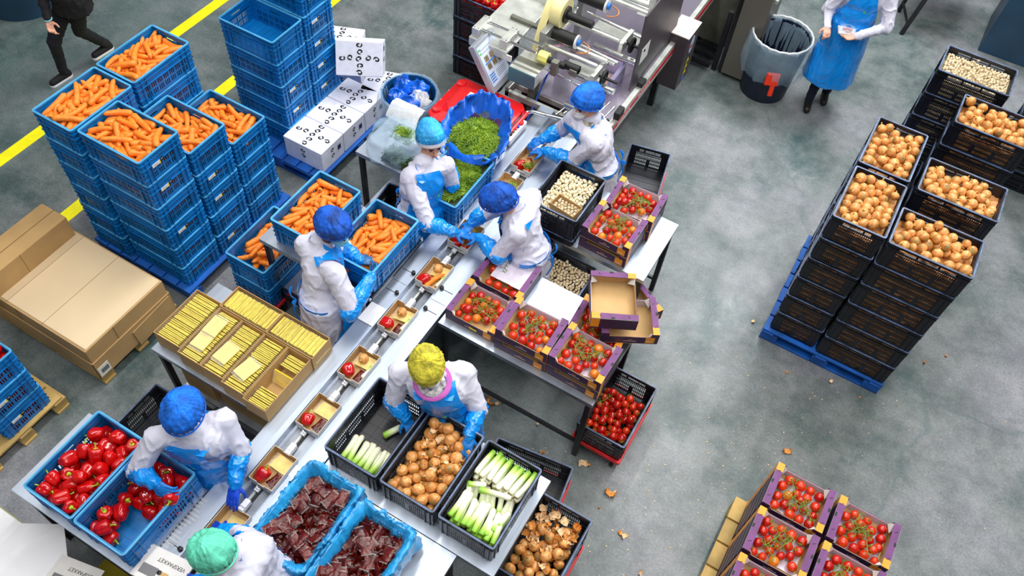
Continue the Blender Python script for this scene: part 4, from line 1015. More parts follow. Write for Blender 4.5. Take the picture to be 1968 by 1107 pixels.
def leeks(n, x0, dx, y, z, rz, jit, label, group, dz=.006):
    for k in range(n): LEK[k % 3].put(M=TR(x0 + dx * k, y + rnd.uniform(-.010, .010), z + dz * (k % 2)) @ RZ(rz + rnd.uniform(-jit, jit)), label=label, group=group)
leeks(8, -1.84, .042, 1.685, TZ + .034, -84, 5, 'leek in the bottom row of the nearly empty crate', 'leeks in the nearly empty crate, bottom row')
leeks(7, -1.825, .044, 1.68, TZ + .070, -86, 5, 'leek in the upper row of the nearly empty crate', 'leeks in the nearly empty crate, upper row')
LEKS[0].put(M=TR(-1.66, 1.93, TZ + .040) @ RZ(-118) @ Matrix.Scale(1.2, 4), label='single leek piece under the hand in the nearly empty crate')
leeks(8, -.997, .043, 2.005, TZ + .186, 84, 4, 'leek in the far row of the full leek crate', 'leeks in the full crate, far row')
leeks(8, -.990, .042, 2.00, TZ + .145, 84, 4, 'leek in the far lower row of the full leek crate', 'leeks in the full crate, far lower row')
leeks(8, -.997, .043, 1.685, TZ + .180, -87, 6, 'leek in the near row of the full leek crate', 'leeks in the full crate, near row')
leeks(8, -.990, .042, 1.68, TZ + .138, -84, 6, 'leek in the near lower row of the full leek crate', 'leeks in the full crate, near lower row')
leeks(8, -.990, .041, 1.83, TZ + .100, -84, 20, 'leek in the bottom layer of the full leek crate', 'leeks in the full crate, bottom layer')
LEK[1].put(M=TR(-.83, 1.855, TZ + .200) @ RZ(-166) @ RY(4), label='leek lying crosswise in the middle of the full crate')
LEKS[0].put(M=TR(-.96, 1.855, TZ + .185) @ RZ(-150), label='short green leek end in the middle of the full crate')
LEKS[0].put(M=TR(-.99, 1.80, TZ + .175) @ RZ(112), label='short green leek end at the left wall of the full crate')
for k in range(3): LEKS[0].put(M=TR(-.76 + .03 * k, 1.66 + .045 * k, TZ + .185) @ RZ(-70 - 12 * k), label='short leek end at the right wall of the full crate', group='short leek ends')
# garlic crate on the right-hand table and the one below
KC.put((-1.61, 4.255, TZ + .001), PI / 2, 'black crate, lower one of the two under the peeled garlic', 'black garlic crates', sc_=(.88, 1.03, .30))
KC.put((-1.61, 4.255, TZ + .075), PI / 2, 'black crate of peeled garlic on the right-hand table', 'black garlic crates', sc_=(.88, 1.03, 1))
heap(CLO, gg, (-1.61, 4.255, TZ + .225), 0, 'peeled garlic clove in the crate on the right-hand table', 'garlic cloves in the table crate', False, None)
c = carton('small_open_carton', 'small open cardboard box of garlic standing in the garlic crate', -1.66, 4.04, -1.44, 4.17, TZ + .235, .085); c.rotation_euler.z = R_(-8)
KC.put((-1.36, 3.86, .501), PI / 2, 'black crate of unpeeled garlic below the right-hand table', 'black garlic crates', sc_=(.55, 1, 1.05))
it = g
cloves_one('garlic_cloves', 'all further garlic cloves: in the far black crate, the low crate and the small carton', None,
    [((.80, 7.06, ZT - .075), 0, 0, it, None), ((.80, 7.06, ZT - .055), PI, .02, it, None), ((-1.36, 3.86, .66), 0, 0, it, lambda p: abs(p.x) < .18 and abs(p.y) < .14), ((-1.55, 4.105, TZ + .275), 0, 0, it, lambda p: abs(p.x) < .095 and abs(p.y) < .055)], CLOD[:3])
for p_ in CLOD: bpy.data.objects.remove(p_.root)
# ------------------------------------------------------------------ cardboard pallet
pallet('wooden_pallet', 'wooden pallet under the big flat cardboard box, left', -5.32, 1.42, -4.10, 2.22, WOOD, 'x')
root = thing('cardboard_box', 'large flat cardboard box on a wooden pallet with a pale top', 'box', (-4.70, 1.79, .147))
MB().box(-.61, -.39, 0, .61, .40, .36).build('box_body', CARD, root, bevel=.006)
MB().box(-.56, -.375, .361, .60, .385, .366).build('top_sheet', CARDL, root)
m = MB(); m.box(-.62, -.40, -.02, .62, -.392, .20); m.box(.612, -.40, -.02, .62, .40, .20); m.box(-.62, .402, -.02, .62, .41, .2)
m.box(.622, .0, -.05, .628, .40, .15, 0, Matrix.Rotation(R_(4), 4, 'X'))
m.build('folded_skirt', CARD, root, bevel=.002)
m = MB()
for u in (-.22, .16): m.box(u, -.385, .3665, u + .0025, .39, .3672)
m.box(-.56, -.372, .3668, .6, -.370, .3675); m.box(.611, -.12, .10, .6125, -.117, .36); m.box(-.12, -.3925, .2, -.117, -.3905, .36); m.build('seam_line', mat('cardboard_shadow_seam', (.45, .34, .2), .9), root)
m = MB(); m.box(.6205, -.385, -.0, .6225, -.285, .115, 0); 
for i in range(9): m.box(.6226, -.365 + i * .008, .03, .6232, -.361 + i * .008 + .002 * (i % 2), .08, 1)
m.build('barcode_label', [STICK, INK], root)
root = thing('cardboard_box', 'upper long cardboard box at the far left end of the cardboard pallet', 'box', (-5.12, 1.86, .50))
MB().box(-.14, -.50, .0, .13, .30, .23).build('box_body', CARD, root, bevel=.006)
m = MB(); m.box(-.006, -.50, .2302, .0, .30, .2308); m.box(.1305, -.16, 0, .131, -.157, .23); m.build('seam_line', MAT['cardboard_shadow_seam'], root)
# ------------------------------------------------------------------ white foam boxes with swirl prints
def swirl(mb, c, u, v, n, r, a0):
    c, u, v, n = map(Vector, (c, u, v, n))
    for k in range(3):
        pts = []
        for i in range(12):
            t = i / 11 * 4.0 + a0 + k * 2.1; rr = r * (.25 + .7 * i / 11) if k == 0 else r * (.62 + .38 * k / 2)
            if k and i > 6: break
            pts.append(c + u * (rr * math.cos(t)) + v * (rr * .8 * math.sin(t)))
        for i in range(len(pts) - 1):
            d = (pts[i + 1] - pts[i]).normalized(); w = n.cross(d) * (r * .24 * math.sin(PI * (i + .7) / len(pts)) + .0012)
            mb.quad(pts[i] - w, pts[i + 1] - w, pts[i + 1] + w, pts[i] + w)
def foam_box(a, b, h, seed=0):
    root = thing('foam_box', 'x', 'box')
    MB().box(-a, -b, 0, a, b, h - .035).build('box_body', FOAM, root, bevel=.008)
    lid = MB().box(-a - .002, -b - .002, h - .034, a + .002, b + .002, h).build('lid', FOAM, root, bevel=.008)
    m = MB(); e = h + .0012; q = random.Random(seed)
    for i in range(-2, 3): swirl(m, (i * a * .37, .010 * (i % 2), e), (1, 0, 0), (0, 1, 0), (0, 0, 1), .027, q.uniform(0, 6))
    for i in (-2, -1, 1, 2): swirl(m, (.012 * (i % 2), i * b * .40, e), (1, 0, 0), (0, 1, 0), (0, 0, 1), .027, q.uniform(0, 6))
    for i in (0, 1): swirl(m, (0, -b - .003, h * .72 - i * .07), (1, 0, 0), (0, 0, 1), (0, -1, 0), .022, q.uniform(0, 6)); swirl(m, (a + .003, 0, h * .72 - i * .07), (0, 1, 0), (0, 0, 1), (1, 0, 0), .022, q.uniform(0, 6))
    m.build('swirl_print', INK, lid)
    m = MB(); m.box(a + .0022, b * .45, h * .45, a + .0030, b * .72, h * .68); m.build('dark_label', mat('navy_ink', (.13, .14, .36), .5), root)
    return Proto(root)
FB = foam_box(.220, .162, .243, 1); FG = 'white foam boxes with swirl prints'
for k, (y, nm) in enumerate(((4.235, 'nearest'), (4.570, 'middle'), (4.905, 'furthest'))):
    FB.put((-4.222, y, .147), 0, 'white foam box with black swirls, %s in the row on the blue pallet' % nm, FG)
nl = V3 = Vector((.43, -.75, .50)); lc = at(690, 113, .80)
FB.put(M=Matrix.Translation(lc - nl.normalized() * .243) @ RZ(30) @ RX(60), label='white foam box standing tilted on edge, swirls facing the camera', group=FG)
p = at(742, 158, .39); FB.put((p.x, p.y, .147), R_(20), 'white foam box turned askew behind the tilted one', FG)
p = at(652, 58, .64)
for k in range(2): FB.put((p.x, p.y, .001 + .244 * k * 1.3), R_(24), 'white foam box on the floor behind the tall crate stack, %s' % ('upper' if k else 'lower'), FG)
# ------------------------------------------------------------------ films, bags, bins
def drape(name, M, prof, hx, hy, rc, amp, seed, n=150, parent=None, tz=0, freq=3, fold=1):
    "film over a rounded rectangular (or round) opening: prof = list of (offset outward, z)"
    mb = MB(); A = []
    per = []
    for i in range(n):
        t = 2 * PI * i / n; c, s = math.cos(t), math.sin(t); p = 6 if rc == 0 else rc
        k = (abs(c) ** p + abs(s) ** p) ** (-1 / p); per.append((c * k, s * k))
    def f(i, j):
        c, s = per[i % n]; o, z = prof[j]
        q = noise.noise((c * freq + seed, s * freq, j * .55)) + .5 * noise.noise((c * freq * 4 + seed, s * freq * 4, j * .9)); w = amp * (.3 + j / len(prof))
        fd = .35 * amp * abs(noise.noise((c * freq * 6, s * freq * 6, seed + j * .25))) * 2 - .2 * amp; o = o + fd * fold
        return (c * (hx + o) + c * q * w, s * (hy + o) + s * q * w, z + .8 * w * noise.noise((c * freq * 2, s * freq * 2, seed + j)) + tz * s * z)
    mb.grid(n, len(prof), f, closed=True); return mb.build(name, M, parent, True, 180)
def lined_crate(x, y, label, seed):
    BC.put((x, y, TZ), PI / 2, 'blue crate under the %s' % label, 'blue crates lined with film')
    o = drape('plastic_liner', LINER, [(-.060, .08), (-.052, .15), (-.048, .19), (-.030, .225), (-.010, .25), (.002, .262), (.006, .255), (.010, .23), (.014, .18), (.016, .12), (.022, .07)], .2, .3, 9, .030, seed)
    o.location = (x, y, TZ); tag(o, 'crumpled blue film lining the %s' % label, 'liner')
lined_crate(-1.715, 1.130, 'left crate of sauce sachets', 3); lined_crate(-1.290, 1.080, 'right crate of sauce sachets', 8)
s1 = settle('sa', 112, .160, .255, .085, .014, 91, 150, tilt=.9)
heap(SAC, s1, (-1.715, 1.130, TZ + .135), 0, 'glossy dark red sauce sachet in the left blue-lined crate', 'sauce sachets in the left crate')
heap(SAC, s1, (-1.290, 1.080, TZ + .135), 0, 'glossy dark red sauce sachet in the right blue-lined crate', 'sauce sachets in the right crate', True)
rnd = random.Random(31)
for q, (x, y, nm) in enumerate(((-1.715, 1.13, 'left'), (-1.29, 1.08, 'right'))):
    for k in range(16):
        SAC[k % 5].put(M=TR(x + rnd.uniform(-.13, .13), y + rnd.uniform(-.21, .21), TZ + .235 + rnd.uniform(-.006, .012)) @ RZ(rnd.uniform(0, 360)) @ RX(rnd.uniform(-25, 25)), label='glossy dark red sauce sachet on top in the %s blue-lined crate' % nm, group='sauce sachets on top, %s crate' % nm)
o = MB().box(-.0, -.04, 0, .001, .04, .035).build('barcode_sticker', [STICK]); o.location = (-1.945, 1.32, TZ + .20); o.rotation_euler = (0, R_(-60), 0); tag(o, 'white barcode sticker on the blue liner film', 'sticker')
# herbs
def strands(name, n, rx, ry, z0, dome, seed, ln=.05, M=HERB, lump=.02):
    mb = MB(); r = random.Random(seed)
    for i in range(n):
        a = r.uniform(0, 2 * PI); q = math.sqrt(r.random()); X, Y = rx * q * math.cos(a), ry * q * math.sin(a)
        z = z0 + dome * (1 - q * q) + lump * noise.noise((X * 9, Y * 9, seed)) + r.uniform(-.012, .008)
        d = Vector((r.gauss(0, 1), r.gauss(0, 1), r.gauss(0, .55))).normalized() * ln * r.uniform(.5, 1.2); c = Vector((X, Y, z + .012)); b = Vector((r.gauss(0, 1), r.gauss(0, 1), r.gauss(0, .5))) * .008
        mb.tube([c - d, c - d * .4 + b, c + d * .3 + b, c + d], [.0014, .0034, .0028, .0008], 3, caps=False)
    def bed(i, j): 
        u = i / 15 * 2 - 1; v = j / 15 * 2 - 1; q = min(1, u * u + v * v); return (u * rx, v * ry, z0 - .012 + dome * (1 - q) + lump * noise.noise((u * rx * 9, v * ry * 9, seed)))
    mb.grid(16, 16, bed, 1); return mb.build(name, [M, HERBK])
BCP.put((-2.475, 3.955, TZ + .002), PI / 2, 'blue crate of fresh herbs in front of the worker in the pale blue cap', 'herb containers')
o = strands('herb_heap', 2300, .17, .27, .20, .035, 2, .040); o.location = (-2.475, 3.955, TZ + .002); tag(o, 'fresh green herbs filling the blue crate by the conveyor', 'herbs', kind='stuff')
# big blue bag of herbs behind the crate
BX, BY = -2.555, 4.395
root = thing('herb_bag', 'open deep blue plastic bag full of green herbs', 'bag', (BX, BY, TZ + .002))
o = drape('bag_film', LINERD, [(-.06, .005), (.0, .06), (.012, .14), (.012, .21), (.022, .28), (.045, .345), (.050, .365), (.038, .350), (.0, .30), (-.05, .245)], .235, .25, 2.3, .055, 5, parent=root, freq=1.6, tz=.34, fold=.45)
mb = MB()
def fold(i, j):
    u = i / 20; v = j / 9 - .5; return (-.10 + .36 * u, -.24 - .10 * math.sin(u * 2.6) + v * .085 * (1 + .3 * math.sin(9 * u)), .29 + .10 * u + .05 * math.cos(v * 3) + .012 * noise.noise((i * .6, j * .8, 2)))
mb.grid(21, 10, fold); mb.build('folded_edge', LINERD, root, True, 180)
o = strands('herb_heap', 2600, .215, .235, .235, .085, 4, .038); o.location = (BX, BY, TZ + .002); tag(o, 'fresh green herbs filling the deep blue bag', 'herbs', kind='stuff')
root = thing('clear_herb_bag', 'clear plastic bag of herbs on the table behind the pale blue cap', 'bag', (-3.18, 4.18, TZ + .002))
mb = MB()
def blobf(i, j, sx=.27, sy=.27, h=.18):
    t = 2 * PI * i / 48; p = j / 13 * PI * .5; r = math.cos(p) ** .6; q = 1 + .16 * noise.noise((math.cos(t) * 2, math.sin(t) * 2, j * .4)) + .07 * noise.noise((math.cos(t) * 7, math.sin(t) * 7, j * .9)); return (sx * r * q * math.cos(t), sy * r * q * math.sin(t), h * math.sin(p) * q)
mb.grid(48, 14, blobf, closed=True); mb.build('bag_film', CLEAR, root, True, 180)
mb = MB(); mb.grid(18, 12, lambda i, j: (-.02 - .20 + .30 * i / 17, .12 + .22 * j / 11, .12 + .09 * math.sin(j * .25) + .015 * noise.noise((i * .5, j * .5, 3)))); mb.build('bag_neck', mat('white_bag_film', (.92, .93, .94), .3, bump=.8, bs=14, alpha=.7), root, True, 180)
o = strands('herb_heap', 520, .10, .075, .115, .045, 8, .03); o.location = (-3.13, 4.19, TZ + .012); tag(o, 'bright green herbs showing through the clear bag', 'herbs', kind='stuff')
o = strands('dark_leaf_heap', 260, .13, .07, .03, .05, 9, .045, HERBD); o.location = (-3.08, 4.02, TZ + .002); tag(o, 'dark green leaves at the bottom of the clear bag', 'herbs', kind='stuff')
KC.put((-2.98, 3.76, .28), PI / 2 + .1, 'black crate on the low shelf behind the worker in the pale blue cap', 'black crates under the left tables')
o = MB().box(-.38, -.32, 0, .38, .32, .279).build('low_shelf_table', STEEL); o.location = (-2.98, 3.74, 0.0); tag(o, 'low steel shelf between the carrot table and the herb table', 'shelf')
# blue waste bin with clear liner
def bin_(name, label, x, y, r0, r1, h, M, rim=None):
    root = thing(name, label, 'bin', (x, y, 0)); MB().lathe([(r0, 0), (r1, h - .04), (r1 + .012, h - .04), (r1 + .012, h), (r1 - .01, h), (r1 - .02, h - .1), (r0 - .02, .02)], 40).build('bin_body', M, root, True); return root
b = bin_('waste_bin', 'round blue bin of crumpled blue film behind the herb bag', -3.47, 4.76, .20, .245, .90, mat('blue_bin_plastic', (.06, .30, .50), .4))
drape('bin_liner', CLEAR, [(-.03, .74), (-.012, .88), (.0, .915), (.02, .91), (.04, .80), (.06, .64), (.06, .50)], .25, .25, 2, .02, 3, parent=b)
for k in range(5):
    mb = MB(); sx = .12
    mb.grid(24, 12, lambda i, j: tuple(Vector((math.cos(i / 24 * 6.283) * math.sin(j / 11 * PI), math.sin(i / 24 * 6.283) * math.sin(j / 11 * PI), math.cos(j / 11 * PI))) * (.095 * (1 + .4 * noise.noise((math.cos(i / 24 * 6.283) * 2.2 + k * 5, math.sin(i / 24 * 6.283) * 2.2, j * .5)) + .2 * noise.noise((i * .9, j * .9, k))))), closed=True)
    o = mb.build('crumpled_film', LINERD if k else MAT['white_bag_film'], None, True, 60); o.location = (-3.47 + .11 * math.cos(k * 1.35), 4.76 + .11 * math.sin(k * 1.35), .85 + .03 * (k == 2)); tag(o, ('crumpled deep blue film in the blue waste bin' if k else 'crumpled white film in the blue waste bin'), 'film', 'crumpled blue films' if k else None)
# red wheeled bin
root = thing('red_wheelie_bin', 'large red lidded bin wrapped in clear film behind the herb bag', 'bin', (-2.81, 4.84, .07), R_(0))
mb = MB()
def bev(a, b, z, c=.05): return [(a - c, b, z), (a, b - c, z), (a, -b + c, z), (a - c, -b, z), (-a + c, -b, z), (-a, -b + c, z), (-a, b - c, z), (-a + c, b, z)]
def loft(mb, loops, mi=0):
    k = len(mb.v); n = len(loops[0])
    for l in loops: mb.v += l
    for q in range(len(loops) - 1):
        for i in range(n): mb.f.append((k + q * n + i, k + (q + 1) * n + i, k + (q + 1) * n + (i + 1) % n, k + q * n + (i + 1) % n)); mb.m.append(mi)
    mb.f.append(tuple(k + i for i in range(n))); mb.m.append(mi); mb.f.append(tuple(k + (len(loops) - 1) * n + i for i in reversed(range(n)))); mb.m.append(mi)
loft(mb, [bev(.24, .21, .0), bev(.31, .27, .86)]); mb.build('bin_body', REDP, root, fix=True)
mb = MB(); loft(mb, [bev(.335, .295, .862), bev(.345, .302, .90), bev(.335, .292, .905), bev(.27, .20, .925), bev(.24, .17, .965), bev(.22, .15, .972)]); mb.build('lid', REDP, root, bevel=.006, fix=True)
for s in (-1, 1): MB().lathe([(.045, 0), (.048, .012), (.04, .03), (.002, .034)], 16).build('hinge_knob', REDP, root, True, loc=(-.285, s * .20, .905))
MB().tube([(.34, -.2, .90), (.40, -.19, .93), (.40, .19, .93), (.34, .2, .90)], .016, 8).build('lid_handle', REDP, root, True)
mb = MB(); mb.box(-.13, -.115, .9722, .17, .10, .9735, 0)
for i in range(8): mb.box(-.11 + (i % 4) * .0, .02, 0, 0, .02, 0) if False else mb.box(.0 + .018 * i, -.09, .9736, .003 + .018 * i, -.09 + .10 + .03 * (i % 3), .9740, 1)
for i in range(10): mb.box(-.105, -.06 + i * .0095, .9736, -.06, -.056 + i * .0095 + .001 * (i % 3), .9740, 1)
mb.build('paper_label', [STICK, INK], root)
drape('film_wrap', mat('pink_tinted_film', (.95, .78, .82), .2, bump=1, bs=14, alpha=.45, coat=.4), [(.0, .86), (.012, .905), (.02, .88), (.03, .78), (.03, .60), (.01, .45)], .325, .262, 5, .03, 9, parent=root)
# big dark bin with clear liner, top right
root = bin_('waste_bin', 'tall dark round bin with a clear bag folded over its rim', -.93, 7.85, .25, .30, .70, BINB)
drape('bin_liner', CLEAR, [(-.05, .20), (-.04, .40), (-.022, .66), (.0, .715), (.014, .72), (.030, .68), (.050, .56), (.060, .46), (.050, .36), (.03, .31)], .303, .303, 2, .03, 6, parent=root)
m = MB(); m.tube([(.312 * math.cos(t * PI / 30), .312 * math.sin(t * PI / 30), .722 + .004 * math.sin(t * 2.1)) for t in range(61)], .011, 7); m.build('rolled_edge', MAT['white_bag_film'], root, True)
MB().lathe([(.235, .03), (.290, .69)], 40, caps=False).build('bin_inside', DRUM, root, True)
mb = MB(); mb.box(-.07, -.075, -.02, .07, .065, .02); mb.box(.0, -.20, -.016, .05, -.05, .016)
o = mb.build('red_tool', mat('orange_red_plastic', (.95, .22, .08), .4), root, bevel=.01); o.location = (.10, -.315, .40); o.rotation_euler = (R_(80), 0, R_(25))
root = bin_('plastic_drum', 'dark blue plastic drum cut by the top left corner', -8.45, 4.45, .42, .50, .90, DRUM)
for s in (-1, 1): MB().tube([(s * .25, -.28, .03), (s * .25, -.26, .03)], .03, 10).build('foot', RUBBER, root)
# ------------------------------------------------------------------ wrapping machine
root = thing('wrapping_machine', 'long aluminium flow-wrapping machine with film rollers at the top centre', 'machine', (-2.2, 5.2, 0))
def part(name, boxes, M, bevel=0, tubes=(), n=12):
    if len(boxes) + len(tubes) > 1 and name not in ('machine_bed', 'front_rail', 'carriage_plate'):
        for b in boxes: o = part(name, [b], M, bevel)
        for t in tubes: o = part(name, [], M, bevel, [t], n)
        return o
    m = MB()
    for b in boxes: m.box(*b)
    for (a, b, r) in tubes: m.tube([a, b], r, n)
    return m.build(name, M, root, smooth=bool(tubes), bevel=bevel)
part('machine_bed', [(-.62, .25, .80, .44, 3.2, .86)], ALU, .005); part('bed_top', [(-.56, .26, .861, .40, 3.2, .868)], mat('violet_reflecting_steel', (.78, .74, .82), .2, .8), 0)
s = part('side_rail', [(.40, .12, .74, .45, 3.2, .90)], ALU, .004)
m = MB(); m.box(.451, .12, .795, .453, 3.2, .845); q = m.build('red_stripe', mat('red_strip', (.80, .06, .16), .4), s); q.matrix_parent_inverse = Matrix.Identity(4)
for k, y in enumerate((.36, .80)):
    m = MB()
    for i in range(7): m.box(.4532, y + i * .038, .808, .4542, y + i * .038 + .020, .832 - .006 * (i % 2), 0, None)
    m.build('white_lettering', STICK, s)
part('front_rail', [(-.60, .12, .80, -.56, 3.2, .90), (-.60, .12, .80, .42, .16, .86)], ALU, .004)
for x in (-.52, .34):
    for y in (.4, 1.7, 3.0): part('machine_leg', [(x - .03, y - .03, 0, x + .03, y + .03, .8)], FRAME)
part('lower_cover', [(-.50, .5, .25, .32, 3.1, .80)], DKGREY)
# film carriage on the left
part('carriage_plate', [(-.93, .00, 1.36, -.55, 1.35, 1.385), (-.93, .0, 1.30, -.50, .02, 1.36)], ALU, .004)
for y in (.02, .78):
    for x in (-.88, -.60): part('bearing_block', [(x - .035, y, 1.386, x + .035, y + .22, 1.475)], ALU, .004)
    part('guide_rod', [], CHROME, 0, [((-.92, y + .05, 1.45), (-.30, y + .05, 1.45), .014), ((-.92, y + .17, 1.45), (-.30, y + .17, 1.45), .014)])
    m = MB()
    for x in (-.90, -.86, -.62, -.58):
        for yy in (y + .02, y + .20): m.lathe([(.005, 0), (.005, .0015)], 8, 0, None, TR(x, yy, 1.4752))
    m.build('bolt_head', INK, root)
part('clamp_bar', [(-.76, .42, 1.386, -.46, .46, 1.42)], GREY, .004)
part('carriage_stand', [(-.74, .1, .86, -.66, .18, 1.3), (-.74, 1.1, .86, -.66, 1.18, 1.3)], GREY)
# upright side plates
part('upright_plate', [(-.36, .22, .86, -.30, .52, 1.55), (-.36, .95, .86, -.30, 1.30, 1.62)], mat('side_plate_grey', (.60, .61, .60), .35, .6), .005)
part('upright_post', [(.30, .98, .86, .36, 1.10, 1.75), (.18, 1.35, .86, .22, 1.39, 1.8)], ALU, .004)
part('guard_plate', [(.37, .72, .90, .385, 1.75, 1.72)], DKGREY, .002); part('guard_label', [(.386, .80, 1.15, .388, .98, 1.32)], STICK)
part('clear_guard', [(.10, 1.30, 1.28, .37, 1.9, 1.285)], WHITE)
rods = [(.30, 1.50, .020), (.42, 1.47, .016), (.52, 1.40, .026), (.60, 1.34, .014), (.72, 1.50, .018), (.80, 1.45, .014)]
for i, (y, z, r) in enumerate(rods): part('film_roller', [], CHROME if i % 2 else ALU, 0, [((-.34, y, z - .12), (.18 + .05 * (i % 2), y, z - .12), r)])
for i, (y, z, r) in enumerate([(1.15, 1.50, .020), (1.25, 1.46, .026), (1.38, 1.42, .03), (1.52, 1.46, .02), (1.70, 1.50, .024), (1.85, 1.5, .02)]): part('film_roller', [], CHROME if i % 2 else ALU, 0, [((-.30, y, z - .06), (.34, y, z - .06), r)])
for (y, z, x1) in ((.34, 1.16, .36), (.10, 1.02, .40), (.88, 1.10, .38)): part('steel_roller', [], CHROME, 0, [((-.10 if y != .10 else .02, y, z), (x1, y, z), .032)])
for (y, z, r, x0, x1) in ((.22, 1.20, .012, -.28, .20), (.50, 1.22, .018, -.28, .22), (.64, 1.25, .012, -.28, .24), (1.02, 1.30, .016, -.28, .30), (1.45, 1.30, .016, -.28, .33), (1.62, 1.34, .02, -.28, .33)): part('guide_rod', [], CHROME, 0, [((x0, y, z), (x1, y, z - .03), r)])
part('forming_plate', [(-.20, 1.00, 1.16, .26, 1.20, 1.166), (-.20, .46, 1.08, .20, .60, 1.086)], ALU)
part('end_bracket', [(.16, .22, 1.24, .20, .46, 1.33), (.18, .74, 1.24, .22, .98, 1.35)], ALU, .004)
for (x, y, z) in ((.245, .34, 1.26), (.265, .86, 1.28)):
    m = MB(); m.lathe([(.058, -.012), (.070, -.012), (.075, 0), (.070, .012), (.058, .012), (.055, 0), (.058, -.012)], 24, 0, lambda p, t, i: Vector((p.z, p.x, p.y)), caps=False)
    for a in (0, 60, 120): m.cbox((0, 0, 0), (.012, .12, .014), 0, RX(a))
    m.tube([(-.05, 0, 0), (.13, 0, 0)], .013, 8); m.build('hand_wheel', RUBBER, root, True, loc=(x, y, z))
for (x, y, z) in ((-.08, .38, 1.47), (-.08, .95, 1.50)):
    part('drive_motor', [], BLACKR if 0 else RUBBER, 0, [((x - .26, y, z), (x, y, z), .055)], 20)
    part('pressure_disc', [], STICK, 0, [((x, y, z), (x + .014, y, z), .062)], 24); part('blue_collar', [], mat('blue_collar', (.10, .45, .80), .4), 0, [((x + .015, y, z), (x + .04, y, z), .03)])
    m = MB(); m.tube([(x + .04 + .09 * math.sin(t * PI / 10), y + .055 * math.cos(t * PI / 10), z - .02 - .004 * t) for t in range(11)], .006, 6); m.build('copper_hose', mat('copper_hose', (.72, .45, .25), .4, .4), root, True)
# film web and rolls
MB().tube([(-.36, .50, 1.60), (-.26, .50, 1.60)], .135, 36).build('film_roll', FILM, root, True); part('roll_shaft', [], RUBBER, 0, [((-.26, .50, 1.60), (.0, .50, 1.60), .034), ((-.262, .50, 1.60), (-.24, .50, 1.60), .075)], 20)
m = MB(); m.grid(9, 2, lambda i, j: (-.43 + .07 * j, .50 - .13 * math.sin(i / 8 * PI * .5) - .12 * (i / 8), 1.735 - .42 * (i / 8) ** 1.4)); m.build('film_web', FILM, root, True)
m = MB(); m.grid(6, 2, lambda i, j: (-.38 + .04 * i + .012 * j, .24 + .03 * i + .055 * j - .03, 1.36 + .006 * i)); m.build('printed_label_strip', mat('pink_label', (.95, .80, .86), .4), root)
m = MB()
for i in range(5): m.lathe([(.017, 0), (.017, .0008), (.012, .0008), (.012, 0)], 14, 0, lambda p, t, k: Vector((p.x * .6, p.y, p.z)), TR(-.355 + .037 * i, .255 + .028 * i, 1.363 + .006 * i), caps=False)
m.build('pink_ring_print', PINK, root)
MB().tube([(-.31, .16, 1.36), (-.22, .16, 1.36)], .055, 8).build('yellow_roll', mat('pale_yellow_plastic', (.95, .92, .50), .4), root); part('roll_spindle', [], RUBBER, 0, [((-.22, .16, 1.36), (-.06, .16, 1.36), .030), ((-.10, .22, 1.33), (.05, .22, 1.33), .038)])
part('spring_clamp', [(-.02, .17, 1.28, .05, .27, 1.34), (-.16, .08, 1.28, -.10, .14, 1.42)], GREY, .004)
# infeed area near the masked worker
for k in range(7): part('guide_finger', [], CHROME, 0, [((-.02 + .06 * k, .02 + .03 * (k % 2), .94 + .02 * (k % 3)), (.10 + .05 * k, .32, 1.02 + .03 * (k % 2)), .011)])
for (x, y) in ((.16, .02), (.28, -.02), (.34, .06), (.05, .10), (.40, .2)): MB().lathe([(.022, 0), (.024, .02), (.014, .034)], 10).build('clamp_knob', RUBBER, root, True, loc=(x, y, .93))
part('product_window', [(-.05, .62, .90, .22, .84, .905)], mat('peach_reflection_sheet', (.86, .70, .66), .15, .3)); part('deflector', [(.20, .60, .87, .24, .90, 1.02), (.05, .86, .87, .22, .90, 1.06)], mat('lilac_guard', (.76, .74, .90), .15, .2), .004)
part('black_clamp', [(.415, .30, .90, .47, .42, .98), (.40, .82, .90, .46, .92, .95)], RUBBER, .006)
# teal drive box
b_ = thing('drive_box', 'aluminium box with a teal front under the film carriage', 'box', (-2.56, 5.30, 0)); MB().box(-.13, -.14, 1.16, .125, .13, 1.30).build('box_body', ALU, b_, bevel=.004)
MB().box(-.132, -.146, 1.155, .128, -.141, 1.292).build('teal_front', TEAL, b_); m = MB(); m.box(-.132, -.10, 1.3005, .127, -.075, 1.302); m.box(-.132, -.04, 1.3005, .127, .03, 1.302); m.build('dark_stripe', GREY, b_)
MB().cbox((0, .10, .58), (.06, .06, 1.15)).build('box_post', GREY, b_)
# instruction screen
s_ = thing('control_screen', 'tilted control panel with six small pictures, hanging beside the red bin', 'screen')
p = at(944, 118, 1.24); s_.matrix_world = Matrix(((0, -.51, .86, p.x), (1, 0, 0, p.y), (0, .86, .51, p.z), (0, 0, 0, 1))) @ Matrix.Diagonal((1.25, 1.05, 1, 1))
MB().box(-.13, -.22, -.03, .13, .22, .03).build('screen_housing', mat('screen_grey', (.66, .68, .72), .4, .3), s_, bevel=.004)
MB().box(-.11, -.17, .0305, .12, .19, .032).build('display', mat('screen_white', (.80, .84, .92), .25), s_)
m = MB(); pics = mat('tiny_photo', (.30, .27, .22), .5, vs=60, col2=(.70, .62, .45))
for i in range(2):
    for j in range(3): m.box(-.08 + .065 * j, -.03 + .07 * i, .0322, -.035 + .065 * j, .02 + .07 * i, .033)
m.build('picture_tile', pics, s_); m = MB(); m.box(-.09, .024, .0322, .10, .034, .0332); [m.box(-.10, -.14 + .022 * k, .0322, -.04, -.13 + .022 * k, .0332) for k in range(4)]; m.build('blue_bar', mat('screen_blue', (.16, .45, .80), .4), s_)
